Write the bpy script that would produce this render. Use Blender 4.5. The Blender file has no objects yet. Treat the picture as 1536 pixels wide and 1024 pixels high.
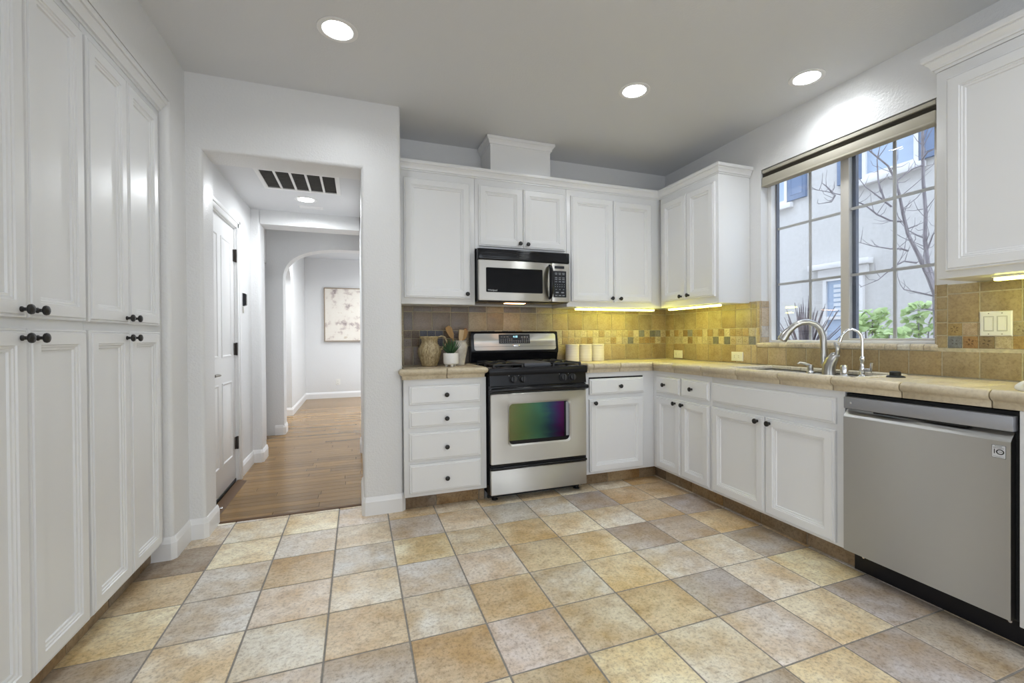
import bpy, bmesh, math, random
from mathutils import Vector, Matrix
random.seed(7)
SC = bpy.context.scene
COL = SC.collection
PI = math.pi

# ------------------------------------------------------------------ camera
def setup_camera():
    W = 1536.0
    f, yaw, pitch, roll = 672.44, 0.3569, -0.0066, -0.0069
    cx, cy = 787.1, 509.2
    cyw, syw = math.cos(yaw), math.sin(yaw)
    fw = Vector((syw * math.cos(pitch), cyw * math.cos(pitch), math.sin(pitch)))
    r = Vector((cyw, -syw, 0.0))
    u = r.cross(fw)
    c, s = math.cos(roll), math.sin(roll)
    right, up = c * r + s * u, -s * r + c * u
    cam = bpy.data.cameras.new('camera')
    cam.sensor_fit = 'HORIZONTAL'
    cam.sensor_width = 36.0
    cam.lens = f / W * 36.0
    cam.shift_x = (768.0 - cx) / W
    cam.shift_y = (cy - 512.0) / W
    cam.clip_start = 0.05
    cam.clip_end = 200
    o = bpy.data.objects.new('camera', cam)
    COL.objects.link(o)
    m = Matrix((right, up, -fw)).transposed().to_4x4()
    m.translation = Vector((0.7117, -3.1863, 1.1317))
    o.matrix_world = m
    SC.camera = o
setup_camera()

# ------------------------------------------------------------------ light, exposure
SC.view_settings.view_transform = 'Standard'
SC.view_settings.look = 'None'
SC.view_settings.gamma = 1.0
SC.view_settings.use_curve_mapping = False
SC.view_settings.exposure = 0.82
SKY = 2.7            # overcast sky radiance
DOWNLIGHT = 2.45      # watts of each recessed lamp
LED_STRIP = 13.0     # under-cabinet strip radiance
w = bpy.data.worlds.new('world')
SC.world = w
w.use_nodes = True
nt = w.node_tree
bg = nt.nodes['Background']
tc = nt.nodes.new('ShaderNodeTexCoord')
sep = nt.nodes.new('ShaderNodeSeparateXYZ')
rmp = nt.nodes.new('ShaderNodeValToRGB')
rmp.color_ramp.elements[0].position = 0.0
rmp.color_ramp.elements[0].color = (0.74, 0.81, 0.90, 1)
rmp.color_ramp.elements[1].position = 0.8
rmp.color_ramp.elements[1].color = (0.77, 0.87, 1.0, 1)
nt.links.new(tc.outputs['Generated'], sep.inputs[0])
nt.links.new(sep.outputs['Z'], rmp.inputs[0])
nt.links.new(rmp.outputs[0], bg.inputs['Color'])
bg.inputs['Strength'].default_value = SKY
try:
    SC.cycles.max_bounces = 10
    SC.cycles.diffuse_bounces = 6
    SC.cycles.glossy_bounces = 5
    SC.cycles.transparent_max_bounces = 12
    SC.cycles.use_denoising = True
    SC.cycles.sample_clamp_indirect = 6.0
    SC.cycles.caustics_reflective = False
    SC.cycles.caustics_refractive = False
except Exception:
    pass

def portal(loc, rot, sx, sy):
    l = bpy.data.lights.new('window_portal', 'AREA')
    l.shape = 'RECTANGLE'
    l.size, l.size_y = sx, sy
    l.cycles.is_portal = True
    o = bpy.data.objects.new('window_portal', l)
    o.location, o.rotation_euler = loc, rot
    COL.objects.link(o)
# daylight enters through the openings of the living area behind the viewpoint
portal((0.9, -7.55, 1.25), (PI / 2, 0, 0), 1.7, 2.1)
portal((2.75, -7.55, 1.25), (PI / 2, 0, 0), 1.3, 2.1)
portal((-3.55, -5.2, 1.25), (0, -PI / 2, 0), 2.1, 2.8)
portal((2.25, 4.5, 1.3), (0, PI / 2, 0), 2.0, 2.2)  # unseen entry window, added so daylight brightens the hall

# ------------------------------------------------------------------ materials
def newmat(name):
    m = bpy.data.materials.new(name)
    m.use_nodes = True
    n = m.node_tree
    b = n.nodes['Principled BSDF']
    return m, n, b
def setp(b, **k):
    for a, v in k.items():
        key = {'base': 'Base Color', 'rough': 'Roughness', 'metal': 'Metallic', 'spec': 'Specular IOR Level',
               'coat': 'Coat Weight', 'coatr': 'Coat Roughness', 'emis': 'Emission Color', 'est': 'Emission Strength',
               'aniso': 'Anisotropic', 'anisor': 'Anisotropic Rotation', 'ior': 'IOR', 'alpha': 'Alpha',
               'trans': 'Transmission Weight', 'sss': 'Subsurface Weight'}[a]
        if isinstance(v, tuple) and len(v) == 3:
            v = (*v, 1)
        b.inputs[key].default_value = v
def plain(name, base, rough=0.5, **k):
    m, n, b = newmat(name)
    setp(b, base=base, rough=rough, **k)
    return m
def noise(n, scale, detail=3, rough=0.55, vec=None, sc=None):
    t = n.nodes.new('ShaderNodeTexNoise')
    t.inputs['Scale'].default_value = scale
    t.inputs['Detail'].default_value = detail
    t.inputs['Roughness'].default_value = rough
    if vec is None:
        c = n.nodes.new('ShaderNodeTexCoord')
        vec = c.outputs['Object']
    if sc:
        mp = n.nodes.new('ShaderNodeMapping')
        mp.inputs['Scale'].default_value = sc
        n.links.new(vec, mp.inputs[0])
        vec = mp.outputs[0]
    n.links.new(vec, t.inputs['Vector'])
    return t
def ramp(n, src, stops):
    r = n.nodes.new('ShaderNodeValToRGB')
    e = r.color_ramp.elements
    while len(e) < len(stops):
        e.new(0.5)
    for q, (p, c) in zip(e, stops):
        q.position = p
        q.color = (*c, 1) if len(c) == 3 else c
    n.links.new(src, r.inputs[0])
    return r
def bump(n, b, src, strength, dist=0.002):
    q = n.nodes.new('ShaderNodeBump')
    q.inputs['Strength'].default_value = strength
    q.inputs['Distance'].default_value = dist
    n.links.new(src, q.inputs['Height'])
    n.links.new(q.outputs[0], b.inputs['Normal'])
    return q
def mixc(n, mode, fac, a, bb):
    x = n.nodes.new('ShaderNodeMix')
    x.data_type = 'RGBA'
    x.blend_type = mode
    for sock, v in ((x.inputs[0], fac), (x.inputs[6], a), (x.inputs[7], bb)):
        if isinstance(v, bpy.types.NodeSocket):
            n.links.new(v, sock)
        elif isinstance(v, tuple):
            sock.default_value = (*v, 1) if len(v) == 3 else v
        else:
            sock.default_value = v
    return x.outputs[2]

def paint(name, base, rough, orange=0.0, grain=0.0):
    m, n, b = newmat(name)
    setp(b, base=base, rough=rough)
    if orange:
        t = noise(n, 95, 2, 0.5)
        bump(n, b, t.outputs[0], orange, 0.006)
    if grain:
        t = noise(n, 55, 3, 0.6, sc=(1, 1, 0.06))
        bump(n, b, t.outputs[0], grain, 0.0015)
    return m
M = {}
M['wall'] = paint('wall paint', (0.72, 0.72, 0.72), 0.36, orange=0.35)
M['ceil'] = paint('ceiling paint', (0.68, 0.69, 0.71), 0.55, orange=0.15)
M['trim'] = paint('trim paint', (0.80, 0.80, 0.80), 0.33)
M['cab'] = paint('cabinet paint', (0.78, 0.785, 0.79), 0.30, grain=0.10)
M['pantry'] = paint('dimmed cabinet paint', (0.72, 0.725, 0.73), 0.34, grain=0.2)  # same cabinet paint, darkened to imitate dimmer light on the pantry
M['black'] = plain('black enamel', (0.009, 0.009, 0.011), 0.16, spec=0.28)
M['knob'] = plain('oil rubbed black', (0.010, 0.009, 0.009), 0.38)
M['iron'] = plain('cast iron', (0.020, 0.021, 0.024), 0.48)
M['griddle'] = plain('griddle grey', (0.09, 0.095, 0.11), 0.45)
M['rubber'] = plain('black rubber', (0.008, 0.008, 0.008), 0.6)
M['dark'] = plain('dark gap', (0.012, 0.012, 0.012), 0.8)
M['chrome'] = plain('chrome', (0.75, 0.75, 0.76), 0.10, metal=1.0)
M['nickel'] = plain('brushed nickel', (0.46, 0.45, 0.43), 0.28, metal=1.0)
M['bronze'] = plain('dark bronze', (0.06, 0.05, 0.045), 0.4, metal=0.6)
M['pewter'] = plain('antique pewter', (0.30, 0.28, 0.25), 0.33, metal=1.0)
M['plastic'] = plain('white plastic', (0.78, 0.77, 0.73), 0.35)
M['rocker_gap_shade'] = plain('switch gap shade', (0.36, 0.35, 0.32), 0.6)  # darker tone painted in for the shadow gap round each rocker
M['ceramic'] = plain('white ceramic', (0.82, 0.81, 0.79), 0.35)
M['white_ink'] = plain('white lettering', (0.65, 0.66, 0.68), 0.5)
M['grey_ink'] = plain('grey lettering', (0.30, 0.31, 0.33), 0.5)
M['black_ink'] = plain('black lettering', (0.01, 0.01, 0.01), 0.5)
M['badge'] = plain('silver sticker', (0.62, 0.63, 0.65), 0.4)
M['shade'] = plain('shade fabric', (0.47, 0.44, 0.36), 0.75)
M['shade_dark'] = plain('shade pleats', (0.10, 0.09, 0.07), 0.8)
M['sash'] = plain('window sash vinyl', (0.60, 0.57, 0.52), 0.4)
M['sash_white'] = plain('window frame vinyl', (0.80, 0.80, 0.80), 0.4)
M['spacer'] = plain('pane spacer', (0.16, 0.17, 0.20), 0.5)
M['vent_filter'] = plain('return filter', (0.055, 0.052, 0.048), 0.9)
M['book'] = plain('oven enamel', (0.05, 0.05, 0.055), 0.4)

def steel(name, base, rough, direction):
    m, n, b = newmat(name)
    setp(b, base=base, metal=1.0, rough=rough, aniso=0.97, anisor=0.25)
    t = noise(n, 90, 4, 0.65, sc=direction)
    r = ramp(n, t.outputs[0], [(0.3, (rough - 0.006,) * 3), (0.7, (rough + 0.008,) * 3)])
    n.links.new(r.outputs[0], b.inputs['Roughness'])
    tg = n.nodes.new('ShaderNodeTangent')
    tg.direction_type = 'RADIAL'
    tg.axis = 'Z'
    n.links.new(tg.outputs[0], b.inputs['Tangent'])
    t2 = noise(n, 1.1, 2)
    c = mixc(n, 'MULTIPLY', 0.25, base, ramp(n, t2.outputs[0], [(0.3, (0.75, 0.74, 0.73)), (0.7, (1, 1, 1))]).outputs[0])
    n.links.new(c, b.inputs['Base Color'])
    return m
M['steel'] = steel('brushed steel', (0.62, 0.605, 0.57), 0.42, (0.02, 0.02, 1))
M['steel_dw'] = steel('dishwasher steel', (0.56, 0.56, 0.55), 0.44, (0.02, 0.02, 1))
M['steel_strip'] = plain('grey metal strip', (0.36, 0.37, 0.40), 0.42, metal=0.55)
M['sinksteel'] = plain('sink steel', (0.68, 0.69, 0.70), 0.30, metal=1.0)

def emit(name, col, st):
    m, n, b = newmat(name)
    setp(b, base=(0.8, 0.8, 0.8), emis=col, est=st)
    return m
M['lamp'] = emit('lamp lens', (0.93, 0.97, 1.0), 13.0)
M['lamp_hall'] = emit('hall lamp lens', (0.96, 0.98, 1.0), 14.0)
M['led'] = emit('yellow strip lens', (0.97, 0.94, 0.13), LED_STRIP)
M['hoodlamp'] = emit('hood lamp lens', (1.0, 0.50, 0.20), 7.0)
M['display'] = emit('clock digits', (0.15, 0.65, 0.9), 1.3)

def glass(name, tint, refl=1.0):
    m, n, b = newmat(name)
    n.nodes.remove(b)
    out = n.nodes['Material Output']
    tr = n.nodes.new('ShaderNodeBsdfTransparent')
    tr.inputs[0].default_value = (*tint, 1)
    gl = n.nodes.new('ShaderNodeBsdfGlossy')
    gl.inputs['Roughness'].default_value = 0.0
    fr = n.nodes.new('ShaderNodeFresnel')
    ge = n.nodes.new('ShaderNodeNewGeometry')
    mr = n.nodes.new('ShaderNodeMapRange')      # same reflectance entering and leaving a thin pane
    mr.inputs['To Min'].default_value = 1.45
    mr.inputs['To Max'].default_value = 1 / 1.45
    n.links.new(ge.outputs['Backfacing'], mr.inputs['Value'])
    n.links.new(mr.outputs[0], fr.inputs[0])
    mx = n.nodes.new('ShaderNodeMixShader')
    n.links.new(fr.outputs[0], mx.inputs[0])
    n.links.new(tr.outputs[0], mx.inputs[1])
    n.links.new(gl.outputs[0], mx.inputs[2])
    n.links.new(mx.outputs[0], out.inputs[0])
    return m
M['glass'] = glass('window glass', (0.95, 0.965, 0.985))
M['blackglass'] = plain('black glass', (0.006, 0.006, 0.007), 0.07, spec=0.15)
M['outglass'] = plain('house window glass', (0.42, 0.50, 0.62), 0.12)

def oven_glass():
    m, n, b = newmat('coated oven glass')
    tcn = n.nodes.new('ShaderNodeTexCoord')
    sp = n.nodes.new('ShaderNodeSeparateXYZ')
    n.links.new(tcn.outputs['Generated'], sp.inputs[0])
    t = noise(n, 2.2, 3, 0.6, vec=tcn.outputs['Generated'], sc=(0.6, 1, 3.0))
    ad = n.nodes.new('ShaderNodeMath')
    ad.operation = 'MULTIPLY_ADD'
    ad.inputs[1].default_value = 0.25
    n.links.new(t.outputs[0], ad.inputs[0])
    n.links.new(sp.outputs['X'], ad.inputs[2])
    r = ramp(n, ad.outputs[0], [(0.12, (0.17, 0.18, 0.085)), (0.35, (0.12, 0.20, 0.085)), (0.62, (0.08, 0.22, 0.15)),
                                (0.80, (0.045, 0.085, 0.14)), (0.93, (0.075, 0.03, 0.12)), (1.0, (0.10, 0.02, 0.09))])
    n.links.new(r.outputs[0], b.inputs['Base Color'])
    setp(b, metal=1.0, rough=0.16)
    return m
M['ovenglass'] = oven_glass()

def tile(name, var=0.5, rough=0.42, scale=9.0, bumps=0.25, speck=0.5):
    """glazed stone-look tile: each tile's own colour (attribute Col) with clouding and pitting"""
    m, n, b = newmat(name)
    at = n.nodes.new('ShaderNodeAttribute')
    at.attribute_name = 'Col'
    n1 = noise(n, scale, 5, 0.62)
    cl = ramp(n, n1.outputs[0], [(0.28, (0.62, 0.54, 0.44)), (0.5, (0.97, 0.95, 0.92)), (0.72, (1.12, 1.14, 1.18))])
    c = mixc(n, 'MULTIPLY', var, at.outputs['Color'], cl.outputs[0])
    n2 = noise(n, scale * 7, 4, 0.7)
    c2 = ramp(n, n2.outputs[0], [(0.36, (0.60, 0.56, 0.52)), (0.52, (1, 1, 1)), (0.70, (1.14, 1.14, 1.14))])
    c = mixc(n, 'MULTIPLY', speck, c, c2.outputs[0])
    n.links.new(c, b.inputs['Base Color'])
    rr = ramp(n, n1.outputs[0], [(0.3, (rough - 0.08,) * 3), (0.7, (rough + 0.1,) * 3)])
    n.links.new(rr.outputs[0], b.inputs['Roughness'])
    bump(n, b, n2.outputs[0], bumps, 0.002)
    return m
def floor_tile_mat():
    m, n, b = newmat('floor tile')
    at = n.nodes.new('ShaderNodeAttribute')
    at.attribute_name = 'Col'
    tcn = n.nodes.new('ShaderNodeTexCoord')
    off = n.nodes.new('ShaderNodeVectorMath')      # every tile samples its own patch of clouding
    off.operation = 'MULTIPLY_ADD'
    off.inputs[1].default_value = (61.0, 83.0, 47.0)
    n.links.new(at.outputs['Vector'], off.inputs[0])
    n.links.new(tcn.outputs['Object'], off.inputs[2])
    n0 = noise(n, 3.6, 4, 0.6, vec=off.outputs[0])
    warm = mixc(n, 'MULTIPLY', 1.0, at.outputs['Color'], (0.80, 0.67, 0.48))
    cool = mixc(n, 'MULTIPLY', 1.0, at.outputs['Color'], (1.03, 1.055, 1.09))
    r0 = ramp(n, n0.outputs[0], [(0.36, (0, 0, 0)), (0.60, (1, 1, 1))])
    c = mixc(n, 'MIX', r0.outputs[0], warm, cool)
    n1 = noise(n, 15, 5, 0.68)
    r1 = ramp(n, n1.outputs[0], [(0.30, (0.66, 0.58, 0.50)), (0.50, (0.98, 0.97, 0.96)), (0.70, (1.12, 1.13, 1.16))])
    c = mixc(n, 'MULTIPLY', 0.75, c, r1.outputs[0])
    n2 = noise(n, 70, 4, 0.75)
    r2 = ramp(n, n2.outputs[0], [(0.36, (0.55, 0.50, 0.45)), (0.50, (1, 1, 1)), (0.70, (1.16, 1.16, 1.16))])
    c = mixc(n, 'MULTIPLY', 0.7, c, r2.outputs[0])
    n.links.new(c, b.inputs['Base Color'])
    rr = ramp(n, n1.outputs[0], [(0.3, (0.34,) * 3), (0.7, (0.48,) * 3)])
    n.links.new(rr.outputs[0], b.inputs['Roughness'])
    bump(n, b, n2.outputs[0], 0.22, 0.002)
    return m
M['floortile'] = floor_tile_mat()
M['walltile'] = tile('wall tile', 0.6, 0.38, 14, 0.3, 0.55)
M['countertile'] = tile('counter tile', 0.35, 0.36, 9, 0.2, 0.35)
M['mosaic'] = tile('mosaic tile', 0.8, 0.42, 60, 0.5, 0.9)
def grout(name, base):
    m, n, b = newmat(name)
    t = noise(n, 60, 3)
    r = ramp(n, t.outputs[0], [(0.3, tuple(0.8 * x for x in base)), (0.7, tuple(1.1 * x for x in base))])
    n.links.new(r.outputs[0], b.inputs['Base Color'])
    setp(b, rough=0.9)
    return m
M['grout'] = grout('floor grout', (0.29, 0.27, 0.245))
M['wallgrout'] = grout('wall grout', (0.55, 0.49, 0.35))
M['countergrout'] = grout('counter grout', (0.33, 0.29, 0.22))

def wood_floor():
    m, n, b = newmat('hall wood planks')
    tcn = n.nodes.new('ShaderNodeTexCoord')
    at = n.nodes.new('ShaderNodeAttribute')
    at.attribute_name = 'Col'
    t = noise(n, 9, 5, 0.65, vec=tcn.outputs['Object'], sc=(0.35, 6, 1))
    r = ramp(n, t.outputs[0], [(0.3, (0.72, 0.66, 0.6)), (0.55, (1, 1, 1)), (0.75, (1.12, 1.1, 1.05))])
    c = mixc(n, 'MULTIPLY', 0.8, at.outputs['Color'], r.outputs[0])
    n.links.new(c, b.inputs['Base Color'])
    setp(b, rough=0.22, coat=0.06, coatr=0.08, spec=0.22)
    bump(n, b, t.outputs[0], 0.06, 0.001)
    return m
M['wood'] = wood_floor()
M['threshold'] = plain('wood threshold', (0.12, 0.066, 0.032), 0.6, spec=0.2)
def woody(name, a, bb, sc=(1, 1, 0.1), scale=40):
    m, n, b = newmat(name)
    t = noise(n, scale, 4, 0.6, sc=sc)
    r = ramp(n, t.outputs[0], [(0.3, a), (0.7, bb)])
    n.links.new(r.outputs[0], b.inputs['Base Color'])
    setp(b, rough=0.5)
    return m
M['spoonwood'] = woody('spoon wood', (0.36, 0.20, 0.07), (0.55, 0.34, 0.14))
M['palewood'] = woody('pale wood', (0.55, 0.40, 0.22), (0.68, 0.52, 0.32))
M['darkwood'] = woody('dark wood', (0.15, 0.05, 0.02), (0.24, 0.09, 0.04))
M['wicker'] = woody('seagrass weave', (0.20, 0.14, 0.06), (0.56, 0.46, 0.28), sc=(1, 1, 0.35), scale=120)
M['artframe'] = woody('art frame wood', (0.28, 0.22, 0.16), (0.36, 0.29, 0.21))
def crockmat():
    m, n, b = newmat('speckled stoneware')
    t = noise(n, 16, 4, 0.6)
    r = ramp(n, t.outputs[0], [(0.35, (0.50, 0.46, 0.40)), (0.6, (0.66, 0.63, 0.57))])
    n.links.new(r.outputs[0], b.inputs['Base Color'])
    setp(b, rough=0.3)
    return m
M['crock'] = crockmat()
def canmat():
    m, n, b = newmat('ribbed cream stoneware')
    t = noise(n, 60, 2, 0.5, sc=(0.05, 0.05, 1))
    r = ramp(n, t.outputs[0], [(0.3, (0.66, 0.60, 0.52)), (0.7, (0.78, 0.73, 0.66))])
    n.links.new(r.outputs[0], b.inputs['Base Color'])
    setp(b, rough=0.5)
    return m
M['canister'] = canmat()
M['succulent'] = woody('succulent leaf', (0.018, 0.06, 0.025), (0.06, 0.14, 0.06), sc=(1, 1, 0.4), scale=30)
def artmat():
    m, n, b = newmat('abstract painting')
    tcn = n.nodes.new('ShaderNodeTexCoord')
    t = noise(n, 2.2, 6, 0.62, vec=tcn.outputs['Generated'], sc=(1.6, 1, 2.2))
    r = ramp(n, t.outputs[0], [(0.34, (0.33, 0.27, 0.26)), (0.42, (0.62, 0.55, 0.50)), (0.47, (0.76, 0.71, 0.64)), (0.62, (0.78, 0.74, 0.67)),
                               (0.70, (0.62, 0.54, 0.44))])
    n.links.new(r.outputs[0], b.inputs['Base Color'])
    setp(b, rough=0.8)
    return m
M['art'] = artmat()
M['screenpad'] = plain('keypad black', (0.008, 0.010, 0.016), 0.25)
def stucco():
    m, n, b = newmat('cream stucco')
    t = noise(n, 18, 5, 0.6)
    r = ramp(n, t.outputs[0], [(0.3, (0.57, 0.545, 0.515)), (0.7, (0.63, 0.605, 0.575))])
    n.links.new(r.outputs[0], b.inputs['Base Color'])
    setp(b, rough=0.9)
    bump(n, b, t.outputs[0], 0.35, 0.01)
    return m
M['stucco'] = stucco()
M['stuccotrim'] = plain('stucco trim', (0.76, 0.735, 0.71), 0.8)
M['shutter'] = plain('blue grey shutter', (0.17, 0.225, 0.34), 0.6)
M['louver'] = plain('white louvre', (0.68, 0.70, 0.72), 0.5)
M['bark'] = woody('grey bark', (0.20, 0.17, 0.18), (0.36, 0.32, 0.33), sc=(1, 1, 0.2), scale=30)
M['flax'] = woody('flax leaf', (0.12, 0.09, 0.095), (0.36, 0.31, 0.31), sc=(1, 1, 1), scale=10)
M['leaf'] = woody('green leaf', (0.32, 0.47, 0.14), (0.60, 0.72, 0.34), sc=(1, 1, 1), scale=12)
M['soil'] = woody('garden soil', (0.10, 0.075, 0.05), (0.2, 0.16, 0.12), sc=(1, 1, 1), scale=8)
# ------------------------------------------------------------------ mesh building
class MB:
    def __init__(s):
        s.v, s.f, s.c, s.m = [], [], [], []
        s.col = (1, 1, 1)
        s.mi = 0
    def face(s, idx):
        s.f.append(tuple(idx)); s.c.append(s.col); s.m.append(s.mi)
    def add(s, pts):
        b = len(s.v)
        s.v.extend(tuple(p) for p in pts)
        return b
    def bm_add(s, bm, mat=None):
        bm.verts.index_update()
        b = len(s.v)
        for v in bm.verts:
            p = v.co if mat is None else mat @ v.co
            s.v.append((p.x, p.y, p.z))
        for f in bm.faces:
            s.face([b + v.index for v in f.verts])
        bm.free()
    def box(s, x0, x1, y0, y1, z0, z1, bev=0.0, seg=2, mat=None):
        x0, x1 = min(x0, x1), max(x0, x1)
        y0, y1 = min(y0, y1), max(y0, y1)
        z0, z1 = min(z0, z1), max(z0, z1)
        if bev <= 0:
            P = [Vector((x, y, z)) for x in (x0, x1) for y in (y0, y1) for z in (z0, z1)]
            if mat is not None:
                P = [mat @ p for p in P]
            b = s.add(P)
            for q in ((0, 1, 3, 2), (4, 6, 7, 5), (0, 4, 5, 1), (2, 3, 7, 6), (0, 2, 6, 4), (1, 5, 7, 3)):
                s.face([b + i for i in q])
            return s
        bm = bmesh.new()
        bmesh.ops.create_cube(bm, size=1.0)
        for v in bm.verts:
            v.co = Vector(((x0 + x1) / 2 + v.co.x * (x1 - x0), (y0 + y1) / 2 + v.co.y * (y1 - y0), (z0 + z1) / 2 + v.co.z * (z1 - z0)))
        bev = min(bev, 0.49 * min(x1 - x0, y1 - y0, z1 - z0))
        bmesh.ops.bevel(bm, geom=list(bm.edges), offset=bev, segments=seg, profile=0.5, affect='EDGES')
        s.bm_add(bm, mat)
        return s
    def prism(s, poly, axis, a0, a1):
        """extrude a 2D polygon along an axis; poly is in the two other axes in x,y,z order"""
        def P(p, a):
            q = list(p)
            q.insert(axis, a)
            return q
        n = len(poly)
        b = s.add([P(p, a0) for p in poly] + [P(p, a1) for p in poly])
        s.face([b + i for i in range(n)][::-1])
        s.face([b + n + i for i in range(n)])
        for i in range(n):
            j = (i + 1) % n
            s.face((b + i, b + j, b + n + j, b + n + i))
        return s
    def rings(s, O, U, V, N, w, h, prof):
        """nested rectangles (inset, height along N), the last one closed: panelled doors, drawers, plates"""
        O, U, V, N = Vector(O), Vector(U), Vector(V), Vector(N)
        prev = None
        for ins, d in prof:
            c = [O + U * ins + V * ins + N * d, O + U * (w - ins) + V * ins + N * d,
                 O + U * (w - ins) + V * (h - ins) + N * d, O + U * ins + V * (h - ins) + N * d]
            b = s.add(c)
            if prev is not None:
                for i in range(4):
                    j = (i + 1) % 4
                    s.face((prev + i, prev + j, b + j, b + i))
            else:
                s.face((b + 3, b + 2, b + 1, b))
            prev = b
        s.face((prev, prev + 1, prev + 2, prev + 3))
        return s
    def lathe(s, prof, center=(0, 0, 0), seg=24, axis=(0, 0, 1), rot=None, squash=None):
        ax = Vector(axis).normalized()
        q = Vector((0, 0, 1)).rotation_difference(ax)
        C = Vector(center)
        n = len(prof)
        b = len(s.v)
        for r, z in prof:
            for k in range(seg):
                a = 2 * PI * k / seg
                p = Vector((max(r, 1e-5) * math.cos(a), max(r, 1e-5) * math.sin(a), z))
                p = C + q @ p
                s.v.append(tuple(p))
        for i in range(n - 1):
            for k in range(seg):
                k2 = (k + 1) % seg
                s.face((b + i * seg + k, b + i * seg + k2, b + (i + 1) * seg + k2, b + (i + 1) * seg + k))
        s.face([b + k for k in range(seg)][::-1])
        s.face([b + (n - 1) * seg + k for k in range(seg)])
        return s
    def tube(s, pts, rad, seg=10, flat=None):
        P = [Vector(p) for p in pts]
        n = len(P)
        R = rad if isinstance(rad, (list, tuple)) else [rad] * n
        t0 = (P[1] - P[0]).normalized()
        up = Vector((0, 0, 1)) if abs(t0.z) < 0.9 else Vector((1, 0, 0))
        x = t0.cross(up).normalized()
        b = len(s.v)
        for i in range(n):
            t = (P[min(i + 1, n - 1)] - P[max(i - 1, 0)]).normalized()
            x = (x - t * x.dot(t)).normalized()
            y = t.cross(x)
            for k in range(seg):
                a = 2 * PI * k / seg
                fy = 1.0 if flat is None else flat
                s.v.append(tuple(P[i] + x * (R[i] * math.cos(a)) + y * (R[i] * fy * math.sin(a))))
        for i in range(n - 1):
            for k in range(seg):
                k2 = (k + 1) % seg
                s.face((b + i * seg + k, b + i * seg + k2, b + (i + 1) * seg + k2, b + (i + 1) * seg + k))
        s.face([b + k for k in range(seg)][::-1])
        s.face([b + (n - 1) * seg + k for k in range(seg)])
        return s
    def build(s, name, mat, parent=None, smooth=True, angle=35, kind=None):
        me = bpy.data.meshes.new(name)
        off = Vector((0, 0, 0))
        if parent is not None:
            p = parent
            while p is not None:
                off += p.location
                p = p.parent
        me.from_pydata([(x - off.x, y - off.y, z - off.z) for x, y, z in s.v], [], s.f)
        mats = mat if isinstance(mat, (list, tuple)) else [mat]
        for q in mats:
            me.materials.append(M[q])
        me.polygons.foreach_set('material_index', s.m)
        if any(c != (1, 1, 1) for c in s.c):
            at = me.color_attributes.new('Col', 'FLOAT_COLOR', 'CORNER')
            buf = []
            for f, c in zip(s.f, s.c):
                buf.extend([c[0], c[1], c[2], 1.0] * len(f))
            at.data.foreach_set('color', buf)
        me.update()
        bm = bmesh.new()
        bm.from_mesh(me)
        bmesh.ops.recalc_face_normals(bm, faces=bm.faces)
        bm.to_mesh(me)
        bm.free()
        if smooth:
            me.polygons.foreach_set('use_smooth', [True] * len(me.polygons))
            me.set_sharp_from_angle(angle=math.radians(angle))
        o = bpy.data.objects.new(name, me)
        COL.objects.link(o)
        if parent is not None:
            o.parent = parent
        if kind:
            o['kind'] = kind
        return o

def tag(o, label, cat, group=None):
    o['label'] = label
    o['category'] = cat
    if group:
        o['group'] = group
    return o
def thing(name, loc, label, cat, group=None):
    o = bpy.data.objects.new(name, None)
    o.empty_display_size = 0.1
    o.location = loc
    COL.objects.link(o)
    return tag(o, label, cat, group)
def struct(name, mb, mat, parent=None, **k):
    o = mb.build(name, mat, parent, **k)
    if parent is None:
        o['kind'] = 'structure'
    return o
def children_of(o):
    return [c for c in bpy.data.objects if c.parent is o]
def copy_tree(o, parent=None):
    kids = children_of(o)
    c = o.copy()
    COL.objects.link(c)
    c.parent = parent
    for k in kids:
        copy_tree(k, c)
    return c
def letters(text, size, loc, right, up, normal, mat, parent, name='lettering', depth=0.0004, align='CENTER'):
    cu = bpy.data.curves.new(name, 'FONT')
    cu.body = text
    cu.size = size
    cu.extrude = depth
    cu.align_x = align
    cu.align_y = 'CENTER'
    tmp = bpy.data.objects.new(name, cu)
    COL.objects.link(tmp)
    bpy.context.view_layer.update()
    dg = bpy.context.evaluated_depsgraph_get()
    me = bpy.data.meshes.new_from_object(tmp.evaluated_get(dg))
    bpy.data.objects.remove(tmp)
    m = Matrix((Vector(right), Vector(up), Vector(normal))).transposed().to_4x4()
    m.translation = Vector(loc)
    me.transform(m)
    off = Vector((0, 0, 0))
    p = parent
    while p is not None:
        off += p.location
        p = p.parent
    me.transform(Matrix.Translation(-off))
    me.materials.clear()
    me.materials.append(M[mat])
    o = bpy.data.objects.new(name, me)
    COL.objects.link(o)
    o.parent = parent
    return o

X, Y, Z = Vector((1, 0, 0)), Vector((0, 1, 0)), Vector((0, 0, 1))
XW, YW, CZ = 3.436, 0.31, 2.63      # right wall, back wall, ceiling
XB, YB = 2.906, -0.22               # face frames of the base cabinets
XU, YU = 3.139, 0.013               # face frames of the wall cabinets

# tile field: bevelled tiles with their own colours on a grout bed
def tiles(mb, O, U, V, N, rects, th=0.006, gap=0.003, bev=0.002):
    O, U, V, N = Vector(O), Vector(U), Vector(V), Vector(N)
    for (u0, u1, v0, v1, col) in rects:
        if u1 - u0 < 0.012 or v1 - v0 < 0.008:
            continue
        mb.col = col
        w, h = u1 - u0 - gap, v1 - v0 - gap
        mb.rings(O + U * (u0 + gap / 2) + V * (v0 + gap / 2), U, V, N, w, h, [(0, -0.001), (0, th - bev), (bev * 0.4, th - bev * 0.3), (bev * 1.6, th)])
    mb.col = (1, 1, 1)
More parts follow.
